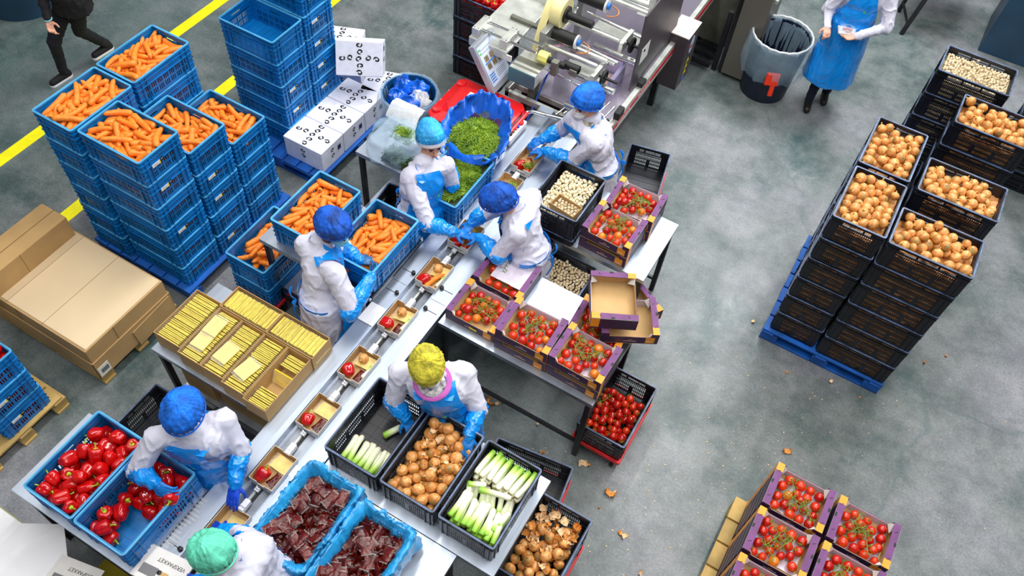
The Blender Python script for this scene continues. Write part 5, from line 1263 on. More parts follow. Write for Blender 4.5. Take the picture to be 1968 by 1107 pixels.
m = MB(); [m.box(-.02 + 0 * k, -.13 + .014 * k, .0322, .09, -.127 + .014 * k, .0332) for k in range(5)]; [m.box(-.09, .12 + .03 * k, .0322, .09, .122 + .03 * k, .0332) for k in range(2)]; m.build('text_line', INK, s_); m = MB(); [m.box(-.105, .12 + .035 * k, .0322, -.085, .135 + .035 * k, .0334) for k in range(2)]; m.build('green_tab', mat('green_tab', (.35, .75, .40), .4), s_)
o = MB().tube([(0, .1, -.14), (0, .1, -.031)], .02, 10).build('screen_arm', CHROME, s_)
# tubular frame, hose, control box beside it
o = MB().tube([(-2.46, 5.02, .30), (-2.46, 5.02, .93), (-2.44, 5.04, .98), (-2.38, 5.08, 1.0), (-1.98, 5.16, 1.0), (-1.93, 5.16, .95)], .017, 10).build('tube_handle', CHROME, None, True); tag(o, 'bent chrome tube handle beside the masked worker', 'handle')
o = MB().tube([(-2.47, 5.62, 1.18), (-2.50, 5.50, .98), (-2.50, 5.34, .82), (-2.48, 5.14, .70), (-2.50, 4.98, .55)], .010, 8).build('blue_hose', mat('blue_hose', (.05, .30, .75), .35), None, True); tag(o, 'blue air hose hanging under the drive box', 'hose')
c_ = thing('control_box', 'white control box with red, blue and green buttons beside the herb bag', 'control box', (-2.40, 4.80, 0)); MB().box(-.035, -.14, .92, .035, .16, .985).build('box_body', WHITE, c_, bevel=.01); MB().cbox((0, .0, .46), (.04, .04, .92)).build('box_post', FRAME, c_)
for (y, M_, r) in ((.10, REDP, .028), (.045, mat('blue_button', (.15, .3, .85), .3), .018), (.01, REDP, .014), (-.03, mat('green_button', (.05, .5, .25), .3), .014), (-.07, INK, .014)): MB().lathe([(r, 0), (r * 1.1, .012), (r * .9, .02), (.002, .022)], 14).build('push_button', M_, c_, True, loc=(.0, y, .986))
o = MB().box(-.55, -.3, .001, .45, .6, .012).build('floor_mat', BURG); o.location = (-2.6, 5.2, 0); tag(o, 'dark burgundy mat under the machine infeed', 'mat')
# cabinet right of the machine
c_ = thing('switch_cabinet', 'dark switch cabinet with a speckled white top at the right side of the machine', 'cabinet', (-1.735, 6.98, 0))
MB().box(-.108, -.16, .36, .108, .16, .99).build('cabinet_body', DKGREY, c_, bevel=.004); MB().box(-.110, -.162, .991, .110, .162, 1.0).build('cabinet_top', mat('speckled_white_top', (.92, .88, .84), .6, vs=18, col2=(.86, .80, .78)), c_)
MB().box(-.30, -.05, .45, -.108, .05, .60).build('mounting_bracket', GREY, c_)
m = MB(); m.lathe([(.065, 0), (.065, .001)], 24, 0, lambda p, t, i: Vector((.1085 + p.z, p.x * .8, p.y * 1.6 + .84))); m.build('round_emblem', mat('pale_blue_print', (.72, .80, .90), .4), c_)
m = MB(); m.box(.1092, -.04, .80, .1098, .03, .84); m.build('red_wordmark', REDP, c_)
for i in range(3):
    m = MB(); m.v += [(.1092, -.03, .62 - .075 * i), (.1092, .05, .62 - .075 * i), (.1092, .01, .68 - .075 * i)]; m.f.append((0, 1, 2)); m.m.append(0); m.build('warning_triangle', STRY, c_)
MB().box(.1092, -.03, .39, .1098, .03, .44).build('blue_sign', mat('blue_sign', (.2, .5, .9), .4), c_)
# equipment behind
e_ = thing('conveyor_machine', 'dark grey conveyor machine with slatted frame at the top edge, behind the cabinet', 'machine', (-1.33, 7.72, 0))
MB().box(-.55, .35, .15, -.18, 1.3, 1.0).build('machine_housing', GREY, e_, bevel=.004)
for k in range(6): MB().box(-.62, .02 + .13 * k, .06 + .02 * k, -.22, .06 + .13 * k, .10 + .02 * k).build('cross_slat', FRAME, e_)
MB().cbox((-.18, .12, .38), (.05, .05, .76)).build('leg', FRAME, e_); MB().tube([(-.5, .3, .95), (.1, .3, .98)], .05, 16).build('drive_roller', ALU, e_, True)
e_ = thing('infeed_cabinet', 'narrow steel cabinet with control buttons beside the dark bin', 'cabinet', (-1.27, 7.86, 0))
MB().box(-.14, -.10, .06, .14, .45, 1.10).build('cabinet_body', mat('warm_grey_steel', (.45, .43, .40), .4, .4), e_, bevel=.004); MB().box(-.142, -.102, 1.101, .142, .452, 1.108).build('cabinet_top', MAT['speckled_white_top'], e_); MB().box(-.19, -.06, .05, -.15, .4, 1.12).build('side_plate', FRAME, e_)
MB().box(.1405, -.06, .55, .15, -.02, .62).build('door_latch', RUBBER, e_)
for k, M_ in enumerate((mat('green_lamp', (.2, .8, .4), .3), REDP, INK)): MB().lathe([(.018, 0), (.014, .02)], 10).build('push_button', M_, e_, True, loc=(.155, .05 + .07 * k, 1.04))
MB().box(.141, .0, 1.0, .17, .22, 1.038).build('button_plate', ALU, e_)
f_ = thing('steel_stand', 'dark steel stand legs at the top edge right of the worker holding a tray', 'stand', (.12, 9.90, 0))
MB().tube([(.02, -.14, 0), (.16, .25, 1.0)], .028, 8).build('leg', FRAME, f_); MB().tube([(-.13, .28, 0), (-.05, .55, .9)], .024, 8).build('leg', FRAME, f_); MB().tube([(.03, -.1, .12), (-.12, .28, .12)], .016, 8).build('cross_bar', FRAME, f_); MB().box(-.3, .1, .9, .6, .9, .93).build('stand_top', GREY, f_)
o = MB().box(-.3, -.4, 0, .3, .4, .9).build('blue_box', DRUM); o.location = (1.3, 10.4, 0); tag(o, 'dark blue box cut by the top edge at the right', 'box')
# ------------------------------------------------------------------ lower left: flat packed cartons, printed cards
root = thing('white_board_stack', 'stack of flat white carton boards cut by the lower left corner', 'boards', (-3.55, .22, 0))
MB().box(-.9, -.62, .0, .95, .04, .60).build('carton_blank', WHITE, root, bevel=.003); k = MB(); k.v = [(.16, .04, .605), (.40, .17, .63), (.64, -.02, .61), (.60, -.30, .605), (.16, -.3, .605), (.16, .04, .60), (.40, .17, .625), (.64, -.02, .605), (.60, -.30, .60), (.16, -.3, .60)]; k.f = [(0, 4, 3, 2, 1), (5, 6, 7, 8, 9), (0, 1, 6, 5), (1, 2, 7, 6), (2, 3, 8, 7), (3, 4, 9, 8)]; k.m = [0] * 6; k.build('loose_flap', WHITE, root)
m = MB()
for (a, b) in (((-.9, .0405), (.16, .0405)),): m.box(a[0], .0405, .585, b[0], .044, .602)
m.build('cut_edge', mat('lime_board_edge', (.72, .74, .35), .7), root)
def card_stack(x, y, z, rz, label, n):
    for k in range(n):
        r = thing('folded_kit_box', 'x', 'card'); r.location = (x + .006 * k, y + .004 * k, z + .006 * k); r.rotation_euler.z = rz + .02 * k
        tag(r, label + (', %s' % ORD[n - 1 - k] if n > 1 else ''), 'card', 'folded recipe kit cards')
        MB().box(-.15, -.10, 0, .15, .10, .005).build('card_blank', WCARD, r)
        if k == n - 1:
            text('VERSPAKKET', .034, TR(.03, .04, .0056) @ RZ(180), INK, r); MB().box(-.13, -.07, .0052, -.02, -.01, .0056).build('grey_print', mat('grey_print', (.45, .45, .46), .6), r)
            MB().box(.0, -.06, .0052, .05, -.015, .0056).build('brown_print', CARDI, r)
card_stack(-2.30, .47, .905, R_(5), 'folded white kit card left of the green cap', 3)
card_stack(-2.86, .17, .605, R_(8), 'folded white recipe kit card at the bottom edge, lower left', 4)
m = MB(); rnd = random.Random(2)
for k in range(26): a = -.33 + k * .026; m.box(-.03, a, .0, .03 + .02 * math.sin(k), a + .012, .006 + .004 * (k % 3), 0, RZ(0))
o = m.build('crinkled_wrap', CLEARS); o.location = (-2.38, .60, .902); tag(o, 'clear crinkled wrap along the edge of the conveyor, lower left', 'wrap')  # clear bars modelled in place of ridged white reflections by the crate
o = MB().box(-.13, -.16, 0, .13, .16, .02).build('yellow_cloth', mat('mustard_cloth', (.62, .55, .08), .8, bump=.5, bs=15), None, bevel=.006); o.location = (-2.95, .36, .001); tag(o, 'mustard yellow cloth on the floor under the pepper table', 'cloth')
# ------------------------------------------------------------------ litter
litter = [(1250, 620, 1.5), (1258, 618, 1), (940, 774, 1.8), (955, 776, 1.5), (968, 772, 1.3), (1120, 890, 1.8), (1132, 893, 1.3), (1172, 950, 1.9), (1182, 946, 1.4), (1192, 1024, 1.5), (1200, 1030, 1.2), (1152, 975, .9), (1512, 868, 1.5), (1447, 618, 1.4), (1512, 716, 1.0), (1596, 734, .9), (1818, 684, 1.2), (1040, 872, .9), (1033, 815, .9), (1045, 868, .8), (1230, 1102, 1.1), (1652, 764, .9), (1777, 697, .7), (610, 578, .9)]
for k, (px, py, s) in enumerate(litter):
    p = at(px, py, .006); FLK[k % 5].put(M=TR(p.x, p.y, .010) @ RZ(k * 77) @ RX(20 * (k % 3)) @ Matrix.Diagonal((s * .75, s * .55, s * .8, 1)), label='papery onion skin scrap on the concrete floor', group='onion skins on the floor')
crumb = MAT['pale_onion_skin']; mb = MB(); rnd = random.Random(12)
for k in range(420):
    px, py = (rnd.gauss(1330, 170), rnd.gauss(900, 130)) if k % 3 else (rnd.uniform(1000, 1960), rnd.uniform(450, 1100))
    if px < 960 or py > 1107: continue
    p = at(px, py, 0); s = rnd.uniform(.0018, .0055); mb.cbox((p.x, p.y, s * .4), (s * 2, s * rnd.uniform(.6, 1.6), s * .7), 0, None)
o = mb.build('floor_crumbs', crumb); tag(o, 'tiny pale crumbs scattered over the concrete floor', 'crumbs', kind='stuff')

finish_heaps()
# ------------------------------------------------------------------ people
def V(*a): return Vector(a)
def P3(q):
    return q.copy() if isinstance(q, Vector) else (at(*q) if len(q) == 3 and abs(q[0]) > 15 else Vector(q))
def cap_(m, a, b, ra, rb, n=14):
    a, b = Vector(a), Vector(b); d = b - a; L = d.length; q = (d.normalized() if L > 1e-6 else V(0, 0, 1)).to_track_quat('Z', 'Y').to_matrix().to_4x4()
    pr = [(ra * math.sin(t), -ra * math.cos(t)) for t in (.08, .5, .9, 1.3)] + [(rb * math.cos(t), L + rb * math.sin(t)) for t in (.25, .65, 1.05, 1.49)]
    m.lathe(pr, n, 0, None, Matrix.Translation(a) @ q)
def ell_(m, c, ax, n=16):
    A = Matrix(((ax[0].x, ax[1].x, ax[2].x, c.x), (ax[0].y, ax[1].y, ax[2].y, c.y), (ax[0].z, ax[1].z, ax[2].z, c.z), (0, 0, 0, 1)))
    pr = [(max(math.cos(t), .02), math.sin(t)) for t in [(-.5 + i / 10) * PI for i in range(11)]]
    m.lathe(pr, n, 0, None, A)
def blob(name, prims, vox, M, parent, it=6, post=None, cuts=(), shift=0):
    mb = MB()
    for p in prims:
        if p[0] == 'c': cap_(mb, *p[1:])
        elif p[0] == 'e': ell_(mb, p[1], p[2])
        else: mb.lathe(*p[1:])
    me = mb.mesh('tmp', M); bm = bmesh.new(); bm.from_mesh(me); bmesh.ops.recalc_face_normals(bm, faces=bm.faces); bm.to_mesh(me); bm.free()
    o = bpy.data.objects.new('tmp', me); COL.objects.link(o)
    r = o.modifiers.new('r', 'REMESH'); r.mode = 'VOXEL'; r.voxel_size = vox; r.use_smooth_shade = True
    s = o.modifiers.new('s', 'SMOOTH'); s.factor = .5; s.iterations = it
    dg = bpy.context.evaluated_depsgraph_get(); dg.update(); me2 = bpy.data.meshes.new_from_object(o.evaluated_get(dg)); bpy.data.objects.remove(o)
    n = len(me2.vertices); co = np.empty(n * 3, np.float32); me2.vertices.foreach_get('co', co); co = co.reshape(-1, 3)
    no = np.empty(n * 3, np.float32); me2.vertices.foreach_get('normal', no); no = no.reshape(-1, 3)
    if shift: co = co + no * shift
    if post:
        d = np.array([post(Vector(c)) for c in co], np.float32); co = co + no * d[:, None]
    me2.vertices.foreach_set('co', co.astype(np.float32).ravel())
    if cuts:
        bm = bmesh.new(); bm.from_mesh(me2)
        for (p, nn) in cuts:     # keeps the side the normal points away from
            bmesh.ops.bisect_plane(bm, geom=bm.verts[:] + bm.edges[:] + bm.faces[:], plane_co=p, plane_no=nn, clear_outer=True)
        bm.to_mesh(me2); bm.free()
    me2.materials.clear(); me2.materials.append(M); me2.polygons.foreach_set('use_smooth', [True] * len(me2.polygons)); me2.name = name
    ob = bpy.data.objects.new(name, me2); COL.objects.link(ob); ob.parent = parent; return ob
def wr(amp, f1, seed, st=(1, 1, 1)):
    def g(p):
        q = V(p.x * f1 * st[0] + seed, p.y * f1 * st[1], p.z * f1 * st[2])
        a = noise.noise(q) ; b = 1 - abs(noise.noise(q * 1.9 + V(5, 2, seed))) * 2.2
        return amp * (.7 * a + .75 * max(b, -.3) ** 3 - .2)
    return g
def hand(wrist, d, pn, curl, side=1, s=1.0, spread=.10, thumb=.8):
    "palm and five fingers; pn = palm normal the fingers curl towards, side = thumb side"
    d = d.normalized(); pn = (pn - d * pn.dot(d)).normalized(); sd = d.cross(pn) * side
    pr = []
    pr.append(('e', wrist + d * .048 * s, (sd * .040 * s, d * .050 * s, pn * .0165 * s))); pr.append(('c', wrist - d * .02 * s, wrist + d * .03 * s, .026 * s, .026 * s))
    for k, (off, ln) in enumerate(((.030, .92), (.010, 1.0), (-.011, .95), (-.030, .76))):
        a = wrist + d * (.083 - .004 * abs(k - 1)) * s + sd * off * s; dd = (d + sd * (off * spread * 30 / 3)).normalized(); c = curl * (1 + .12 * k) * (.9 + .1 * ((k * 7) % 3))
        pr.append(('c', wrist + d * .05 * s + sd * off * .8 * s, a, .0105 * s, .0098 * s))
        ang = c * .35
        for j, sl in enumerate((.042, .027, .021)):
            v = dd * math.cos(ang) + pn * math.sin(ang); b = a + v * sl * ln * s; pr.append(('c', a, b, (.0095 - .0008 * j) * s, (.0090 - .0010 * j) * s, 10)); a = b; ang += c * .55
    a = wrist + d * .022 * s + sd * .026 * s; v = (d * .62 + sd * thumb + pn * .35).normalized(); b = a + v * .045 * s; v2 = (d * .9 + sd * .25 + pn * (.3 + .3 * curl)).normalized()
    pr.append(('c', a, b, .0145 * s, .0115 * s)); pr.append(('c', b, b + v2 * .032 * s, .0112 * s, .0088 * s))
    return pr
def head_prims(H, F, U):
    Rr = F.cross(U); A = lambda c, r, f, u: ('e', c, (Rr * r, F * f, U * u))
    return [A(H, .076, .094, .090), A(H + F * .034 - U * .070, .052, .056, .050), A(H + F * .066 - U * .108, .022, .018, .017), A(H + F * .052 - U * .046 + Rr * .034, .026, .028, .032), A(H + F * .052 - U * .046 - Rr * .034, .026, .028, .032),
            ('c', H + F * .090 - U * .018, H + F * .113 - U * .056, .0085, .0130), A(H + F * .101 - U * .060 + Rr * .011, .008, .010, .008), A(H + F * .101 - U * .060 - Rr * .011, .008, .010, .008),
            ('c', H + F * .082 + Rr * .036 - U * .004, H + F * .086 + Rr * .010 - U * .002, .010, .011), ('c', H + F * .082 - Rr * .036 - U * .004, H + F * .086 - Rr * .010 - U * .002, .010, .011),
            A(H + Rr * .077 - U * .034 - F * .004, .009, .019, .031), A(H - Rr * .077 - U * .034 - F * .004, .009, .019, .031), ('c', H + F * .088 - U * .083 - Rr * .014, H + F * .088 - U * .083 + Rr * .014, .010, .010)]
def person(label, hips, neck, head, f, F, SL, SR, EL, ER, WL, WR, hL, hR, feet=None, cap=NETB, capk=1.0, skin=SKIN, glove=(GLOVE, GLOVE), mask=None, headband=False, coat=COAT, apron=True, sleeve='plastic', curl=(.7, .7), pnL=V(0, 0, -1), pnR=V(0, 0, -1),
           hem=.62, apron_hem=.45, trousers=NAVY, collar=None, seed=1, bulk=1.0, shoes=RUBBER, knees=None, group=None, apron_top=.90, cfr=.034, tie=True, thumbs=(1, 1)):
    hips, neck, head, SL, SR, EL, ER, WL, WR = map(P3, (hips, neck, head, SL, SR, EL, ER, WL, WR)); f = V(*f, 0).normalized(); F = V(*F).normalized()
    lf = V(-f.y, f.x, 0); z = V(0, 0, 1)
    root = thing('person', label, 'person', (hips.x, hips.y, 0)); root['group'] = group if group else ''
    if not group: del root['group']
    T = root.matrix_basis.inverted() if False else None
    off = V(hips.x, hips.y, 0)
    for v in (hips, neck, head, SL, SR, EL, ER, WL, WR): v -= off
    hL = V(*hL).normalized(); hR = V(*hR).normalized()
    u = (neck - hips).normalized(); d = u.cross(lf).normalized(); d = d if d.dot(f) > 0 else -d; L = (neck - hips).length
    U = (z - F * z.dot(F)).normalized(); Rr = F.cross(U)
    if feet is None: feet = (lf * .10 + f * .02, -lf * .10 - f * .03)
    else: feet = tuple(V(*q) - off for q in feet)
    hl, hr = hips + lf * .085 - z * .06, hips - lf * .085 - z * .06
    if knees is None: kn = ((hl + feet[0]) / 2 + f * .03 + z * .02, (hr + feet[1]) / 2 + f * .03 + z * .02)
    else: kn = tuple(P3(q) - off for q in knees)
    ank = tuple(q + z * (.09 if q.z < .02 else .0) for q in feet)
    def torso(k, e=0):
        return [('e', hips + u * L * .66, (lf * (.178 * k + e), u * (.17 + e), d * (.118 * k + e))), ('e', hips + u * L * .32, (lf * (.150 * k * bulk + e), u * (.17 + e), d * (.112 * k * bulk + e))),
                ('e', hips, (lf * (.172 * k * bulk + e), z * (.14 + e), f * (.130 * k * bulk + e))), ('c', SL - u * .01, SR - u * .01, .060 * k + e, .060 * k + e), ('c', hips + u * L * .72, neck, .09 * k + e, .060 * k + e)]
    legs = []
    for a, k, n_ in ((hl, kn[0], ank[0]), (hr, kn[1], ank[1])): legs += [('c', a, k, .075, .052), ('c', k, n_, .052, .036)]
    arms = [('c', SL, EL, .046, .038), ('c', EL, WL, .038, .027), ('c', SR, ER, .046, .038), ('c', ER, WR, .038, .027)]
    hp = [hand(WL, hL, pnL, curl[0], thumbs[0]), hand(WR, hR, pnR, curl[1], -thumbs[1])]
    hpb = [[(p[0], p[1], p[2], p[3] * .86, p[4] * .86) + tuple(p[5:]) if p[0] == 'c' else (p[0], p[1], tuple(v * .88 for v in p[2])) for p in h_] for h_ in hp] if glove[0] else hp
    fp = [('c', a - z * .045 - f * .02, a - z * .055 + f * .13, .036, .032) for a in ank]
    blob('body', torso(.9) + legs + arms + hpb[0] + hpb[1] + fp + head_prims(head, F, U) + [('c', neck - u * .02, head - U * .06 - F * .012, .056, .052)], .0058, skin, root, 3)
    # face
    for s in (-1, 1):
        m = MB(); ell_(m, head + Rr * s * .031 + F * .0855 - U * .022, (Rr * .013, F * .006, U * .0045), 10); m.build('eye', EYE, root, True, 180)
        m = MB(); m.tube([head + Rr * s * .048 + F * .083 - U * .004, head + Rr * s * .032 + F * .0965 + U * .004, head + Rr * s * .014 + F * .099 + U * .001], [.002, .0038, .0032], 6); m.build('eyebrow', HAIR, root, True)
    m = MB(); ell_(m, head + F * .0975 - U * .084, (Rr * .021, F * .006, U * .0075), 10); m.build('mouth', LIP, root, True, 180)
    blob('hair', [('e', head - F * .022 + U * .012, (Rr * .082, F * .088, U * .088)), ('e', head - F * .055 - U * .045, (Rr * .062, F * .045, U * .05))], .008, HAIR, root, 4)
    if cap:
        A, B = head + F * .094 + U * cfr, head - F * .105 - U * .060; ax = (A - B).normalized(); nn = Rr.cross(ax); nn = nn if nn.dot(U) > 0 else -nn
        C = (A + B) / 2 + nn * .038
        def cp(p, C=C, ax=ax, nn=nn):
            q = p - C; a = math.atan2(q.dot(Rr), q.dot(ax)); h = q.dot(nn); e = max(0, 1 - (h + .035) / .07)
            g_ = noise.noise(p * 9 + V(seed, 0, 0)); rg = max(0, 1 - abs(noise.noise(V(a * 3.2 + g_, h * 9, seed))) * 3.2); return .008 * g_ + .006 * rg ** 2 + .002 * noise.noise(p * 34 + V(seed, 3, 0)) - .003 + .0045 * e * math.sin(a * 26 + 3 * noise.noise(p * 20)) - .006 * e
        o = blob('hair_net', [('e', C, (Rr * .103 * capk, ax * .124 * capk, nn * .100 * capk)), ('e', C + nn * .015 - ax * .02, (Rr * .09 * capk, ax * .10 * capk, nn * .098 * capk))], .0055, cap, root, 2, cp, [(C - nn * .034, -nn)])
        m = MB(); kq = .952; m.tube([C - nn * .034 + Rr * .103 * capk * kq * math.sin(t * PI / 20) + ax * .124 * capk * kq * math.cos(t * PI / 20) for t in range(41)], .0055 if not headband else .004, 6); m.build('elastic_rim', cap, o, True)
        if headband:
            m = MB(); m.grid(48, 4, lambda i, j: tuple(C - nn * (.028 + .009 * j) + Rr * (.1045 - .0012 * j) * capk * math.sin(i * PI / 24) + ax * (.1255 - .0012 * j) * capk * math.cos(i * PI / 24)), closed=True); m.build('white_headband', MASKW, o, True)
    if mask:
        def mk(p): return .003 * math.sin(p.dot(U) * 260)
        fm = blob('face_mask', [('e', head + F * .070 - U * .072, (Rr * .056, F * .058, U * .050))], .006, mask, root, 3, mk, [(head + F * .03, -F)])
        m = MB()
        for s in (-1, 1): m.tube([head + F * .085 - U * .05 + Rr * s * .046, head + F * .03 - U * .03 + Rr * s * .079, head - U * .01 + Rr * s * .084], .0022, 5)
        m.build('mask_loop', MASKW, fm, True)
    # trousers and shoes
    blob('trousers', [(p[0], p[1], p[2], p[3] * 1.22, p[4] * 1.3) for p in legs] + [('e', hips - z * .02, (lf * .165, z * .13, f * .125))], .012, trousers, root, 5, wr(.008, 11, seed, (1, 1, 1.8)))
    for a in ank:
        g = f if not isinstance(shoes, tuple) else shoes[1].get('d', f)
        o = blob('shoe', [('c', a - z * .045 - f * .025, a - z * .052 + f * .15, .045, .038), ('c', a - z * .03 - f * .02, a - z * .0 - f * .01, .045, .046)], .008, shoes if not isinstance(shoes, tuple) else shoes[0], root, 3)
        if isinstance(shoes, tuple): blob('white_sole', [('c', a - z * .075 - f * .03, a - z * .077 + f * .155, .044, .040)], .008, WHITE, o, 3, None, [(a - z * .062, z)])
    # coat
    skz = hips.z - hem
    def skirt(e=0, hz=hem, flare=1.0):
        n = 7; pr = [(1, hips.z + .06), (1, hips.z)] + [(1, hips.z + (hz - hips.z) * i / n) for i in range(1, n + 1)]
        def fn(p, t, i):
            w = max(0, (hips.z - pr[i][1]) / .4) * flare; a, b = (.178 + .035 * w) * bulk + e, (.140 + .045 * w) * bulk + e; c = hips.x, hips.y
            q = lf * a * math.cos(t) + f * b * math.sin(t) * (1 + .05 * math.sin(7 * t + seed)); return V(q.x + hips.x, q.y + hips.y, pr[i][1])
        return ('l', pr, 24, 0, fn)
    arm_w = [('c', SL, EL, .078, .070), ('c', SR, ER, .078, .070)]
    if sleeve == 'coat': arm_w += [('c', EL, WL - (WL - EL) * .03, .058, .044), ('c', ER, WR - (WR - ER) * .03, .058, .044)]
    else: arm_w += [('c', EL, EL + (WL - EL) * .12, .060, .052), ('c', ER, ER + (WR - ER) * .12, .060, .052)]
    def cw(p):
        a_ = noise.noise(V(p.x * 6 + seed, p.y * 6, p.z * 5)); r1 = 1 - abs(noise.noise(V(p.x * 8 + a_ + seed, p.y * 8, p.z * 5 + a_))) * 3; r2 = 1 - abs(noise.noise(V(p.x * 15 + seed, p.y * 15 + a_ * 2, p.z * 9))) * 3
        return .005 * a_ + .011 * max(r1, 0) ** 3 + .004 * max(r2, 0) ** 3 - .005
    ct = blob('coat', torso(1.04, .020) + arm_w + [skirt(.012)], .0105, coat, root, 6, cw)
    m = MB(); m.tube([neck + u * .002 + lf * .066 * math.sin(t * PI / 12) + d * (.064 * math.cos(t * PI / 12) + .012) - u * .030 * math.cos(t * PI / 12) for t in range(25)], .012, 7); m.build('coat_collar', coat if collar is None else collar, ct, True)
    if sleeve == 'plastic':
        for (e_, w_) in ((EL, WL), (ER, WR)):
            q = (w_ - e_); blob('plastic_sleeve', [('c', e_ - q * .10, e_ + q * .45, .066, .066), ('c', e_ + q * .45, w_ - q * .06, .064, .046), ('c', w_ - q * .04, w_ + q * .06, .036, .033)], .0075, APRON, root, 4, wr(.012, 15, seed + 3))
    for (h_, g_) in zip(hp, glove):
        if g_: blob('glove', h_, .0042, g_, root, 2)
    if apron:
        top = hips + u * L * apron_top
        cuts = [(hips + f * .012, -f), (top, u - f * .25), (hips + lf * .165 + u * L * .45, lf * .95 + u * .32), (hips - lf * .165 + u * L * .45, -lf * .95 + u * .32)]
        ap = blob('apron', torso(1.04, .036) + [skirt(.030, apron_hem)], .0105, APRONW, root, 6, wr(.008, 8, seed + 7, (1, 1, .6)), cuts)
        m = MB(); tp = hips + u * L * (apron_top - .02)
        pts = [tp + lf * .085 + d * .120, neck - u * .04 + lf * .098 + d * .075, neck + u * .012 + lf * .075 - d * .0, neck + u * .005 - d * .072, neck + u * .012 - lf * .075 - d * .0, neck - u * .04 - lf * .098 + d * .075, tp - lf * .085 + d * .120]
        k = len(m.v)
        def sp(i, j):
            t = i / 30 * (len(pts) - 1); a = int(min(t, len(pts) - 2)); q = pts[a].lerp(pts[a + 1], t - a); o = (q - (neck - u * .03)); o = o - u * o.dot(u); o = o.normalized() if o.length > .01 else d
            return tuple(q + o * .012 + (u * (j / 4 - .5) * .045 if 6 < i < 24 else lf * (j / 4 - .5) * .05 * (1)) + o * .004 * noise.noise((i * .6, j, seed)))
        m.grid(31, 5, sp); m.build('neck_strap', APRONW, ap, True, 180)
        if tie:
            wc = hips + z * .02 + u * L * .10
            m = MB(); m.grid(31, 4, lambda i, j: tuple(wc + lf * (.198 * bulk) * math.cos(PI + i * PI / 30) + f * (.165 * bulk) * math.sin(PI + i * PI / 30) + z * ((j / 3 - .5) * .045) + z * .004 * noise.noise((i * .5, j, seed)))); m.build('waist_tie', APRONW, ap, True, 180)
            m = MB(); bk = wc - f * .175 * bulk
            for (a, b, c) in ((.09, .05, .0), (-.09, .04, .0), (.05, -.20, .02), (-.04, -.24, -.01)): m.grid(8, 4, lambda i, j: tuple(bk + lf * (a * i / 7) + z * (b * (i / 7) ** 1.3 + (j / 3 - .5) * .045 * math.sin(.4 + i / 7 * 2.6)) - f * (.03 * math.sin(i / 7 * 3) + .01 * (j % 2))))
            m.build('apron_bow', APRONW, ap, True, 180)
        m = MB(); lg = hips + u * L * .52 + d * (.118 + .055) - lf * -.03; 
        m.lathe([(.012, 0), (.012, .001)], 12, 0, None, Matrix.Translation(lg) @ (d.to_track_quat('Z', 'Y')).to_matrix().to_4x4()); m.build('small_green_logo', mat('logo_green', (.25, .75, .45), .4), ap)
    return root, dict(neck=neck, u=u, d=d, lf=lf, f=f, head=head, F=F, U=U, off=off)
def ring(root, c, nrm, a, b, ax, bx, r, M, name, seed=0, n=30, squash=1.0):
    m = MB(); m.grid(n, 8, lambda i, j: tuple(c + ax * (a + r * math.cos(j / 7 * 6.283)) * math.cos(i / n * 6.283) + bx * (b + r * math.cos(j / 7 * 6.283)) * math.sin(i / n * 6.283) + nrm * (r * squash * math.sin(j / 7 * 6.283)) + nrm * .008 * noise.noise((i * .4, j * .4, seed))), closed=True)
    return m.build(name, M, root, True, 180)
def dirn(a, b): return tuple((P3(b) - P3(a)).normalized())
# 1 stooping over the carrots
r, q = person('person in blue cap and pale blue mask stooping over the carrot crate', (618, 577, 1.0), (617, 462, 1.42), (643, 437, 1.57), (.62, .80), (.92, -.12, -.36), (588, 470, 1.36), (645, 528, 1.34), (660, 478, 1.14), (676, 596, 1.12), (690, 500, 1.20), (712, 535, 1.21),
    dirn((685, 490, 1.19), (720, 492, 1.16)), dirn((712, 530, 1.20), (724, 500, 1.16)), cap=NETD, capk=1.18, skin=SKIND, mask=MASKB, glove=(GLOVEG, GLOVEG), seed=1, curl=(1.1, .6), pnR=V(-.6, .2, .5), hem=.52, apron_hem=.5, feet=((-2.80, 2.50, 0), (-2.74, 2.36, 0)))
# 2 pale blue cap
r, q = person('person in a pale blue cap with a white headband beside the herbs', (806, 405, .98), (815, 312, 1.42), (829, 268, 1.58), (.92, -.30), (.78, -.60, -.16), (856, 318, 1.36), (790, 340, 1.36), (868, 352, 1.16), (822, 430, 1.10), (866, 322, 1.22), (872, 446, 1.09),
    dirn((866, 330, 1.18), (860, 300, 1.16)), dirn((878, 447, 1.07), (905, 452, 1.04)), cap=NETL, capk=1.10, cfr=.055, headband=True, glove=(GLOVEG, GLOVE), seed=2, curl=(.9, .9), collar=NAVY, hem=.5, apron_hem=.5, feet=((-2.70, 3.62, 0), (-2.76, 3.46, 0)))
# 3 leaning from the right
r, q = person('person in a blue cap leaning over the line from the tomato table', (1018, 487, .96), (992, 398, 1.34), (957, 385, 1.46), (-.97, -.15), (-.72, -.28, -.62), (992, 448, 1.27), (1022, 378, 1.30), (955, 490, 1.06), (932, 408, 1.12), (922, 458, 1.05), (906, 428, 1.06),
    dirn((918, 460, 1.05), (890, 452, 1.03)), dirn((905, 430, 1.06), (893, 448, 1.03)), cap=NETD, capk=1.22, glove=(GLOVE, GLOVE), seed=3, curl=(.9, .9), hem=.45, apron_hem=.4, feet=((-1.52, 3.70, 0), (-1.50, 3.84, 0)), collar=mat('red_cloth', (.70, .08, .16), .8))
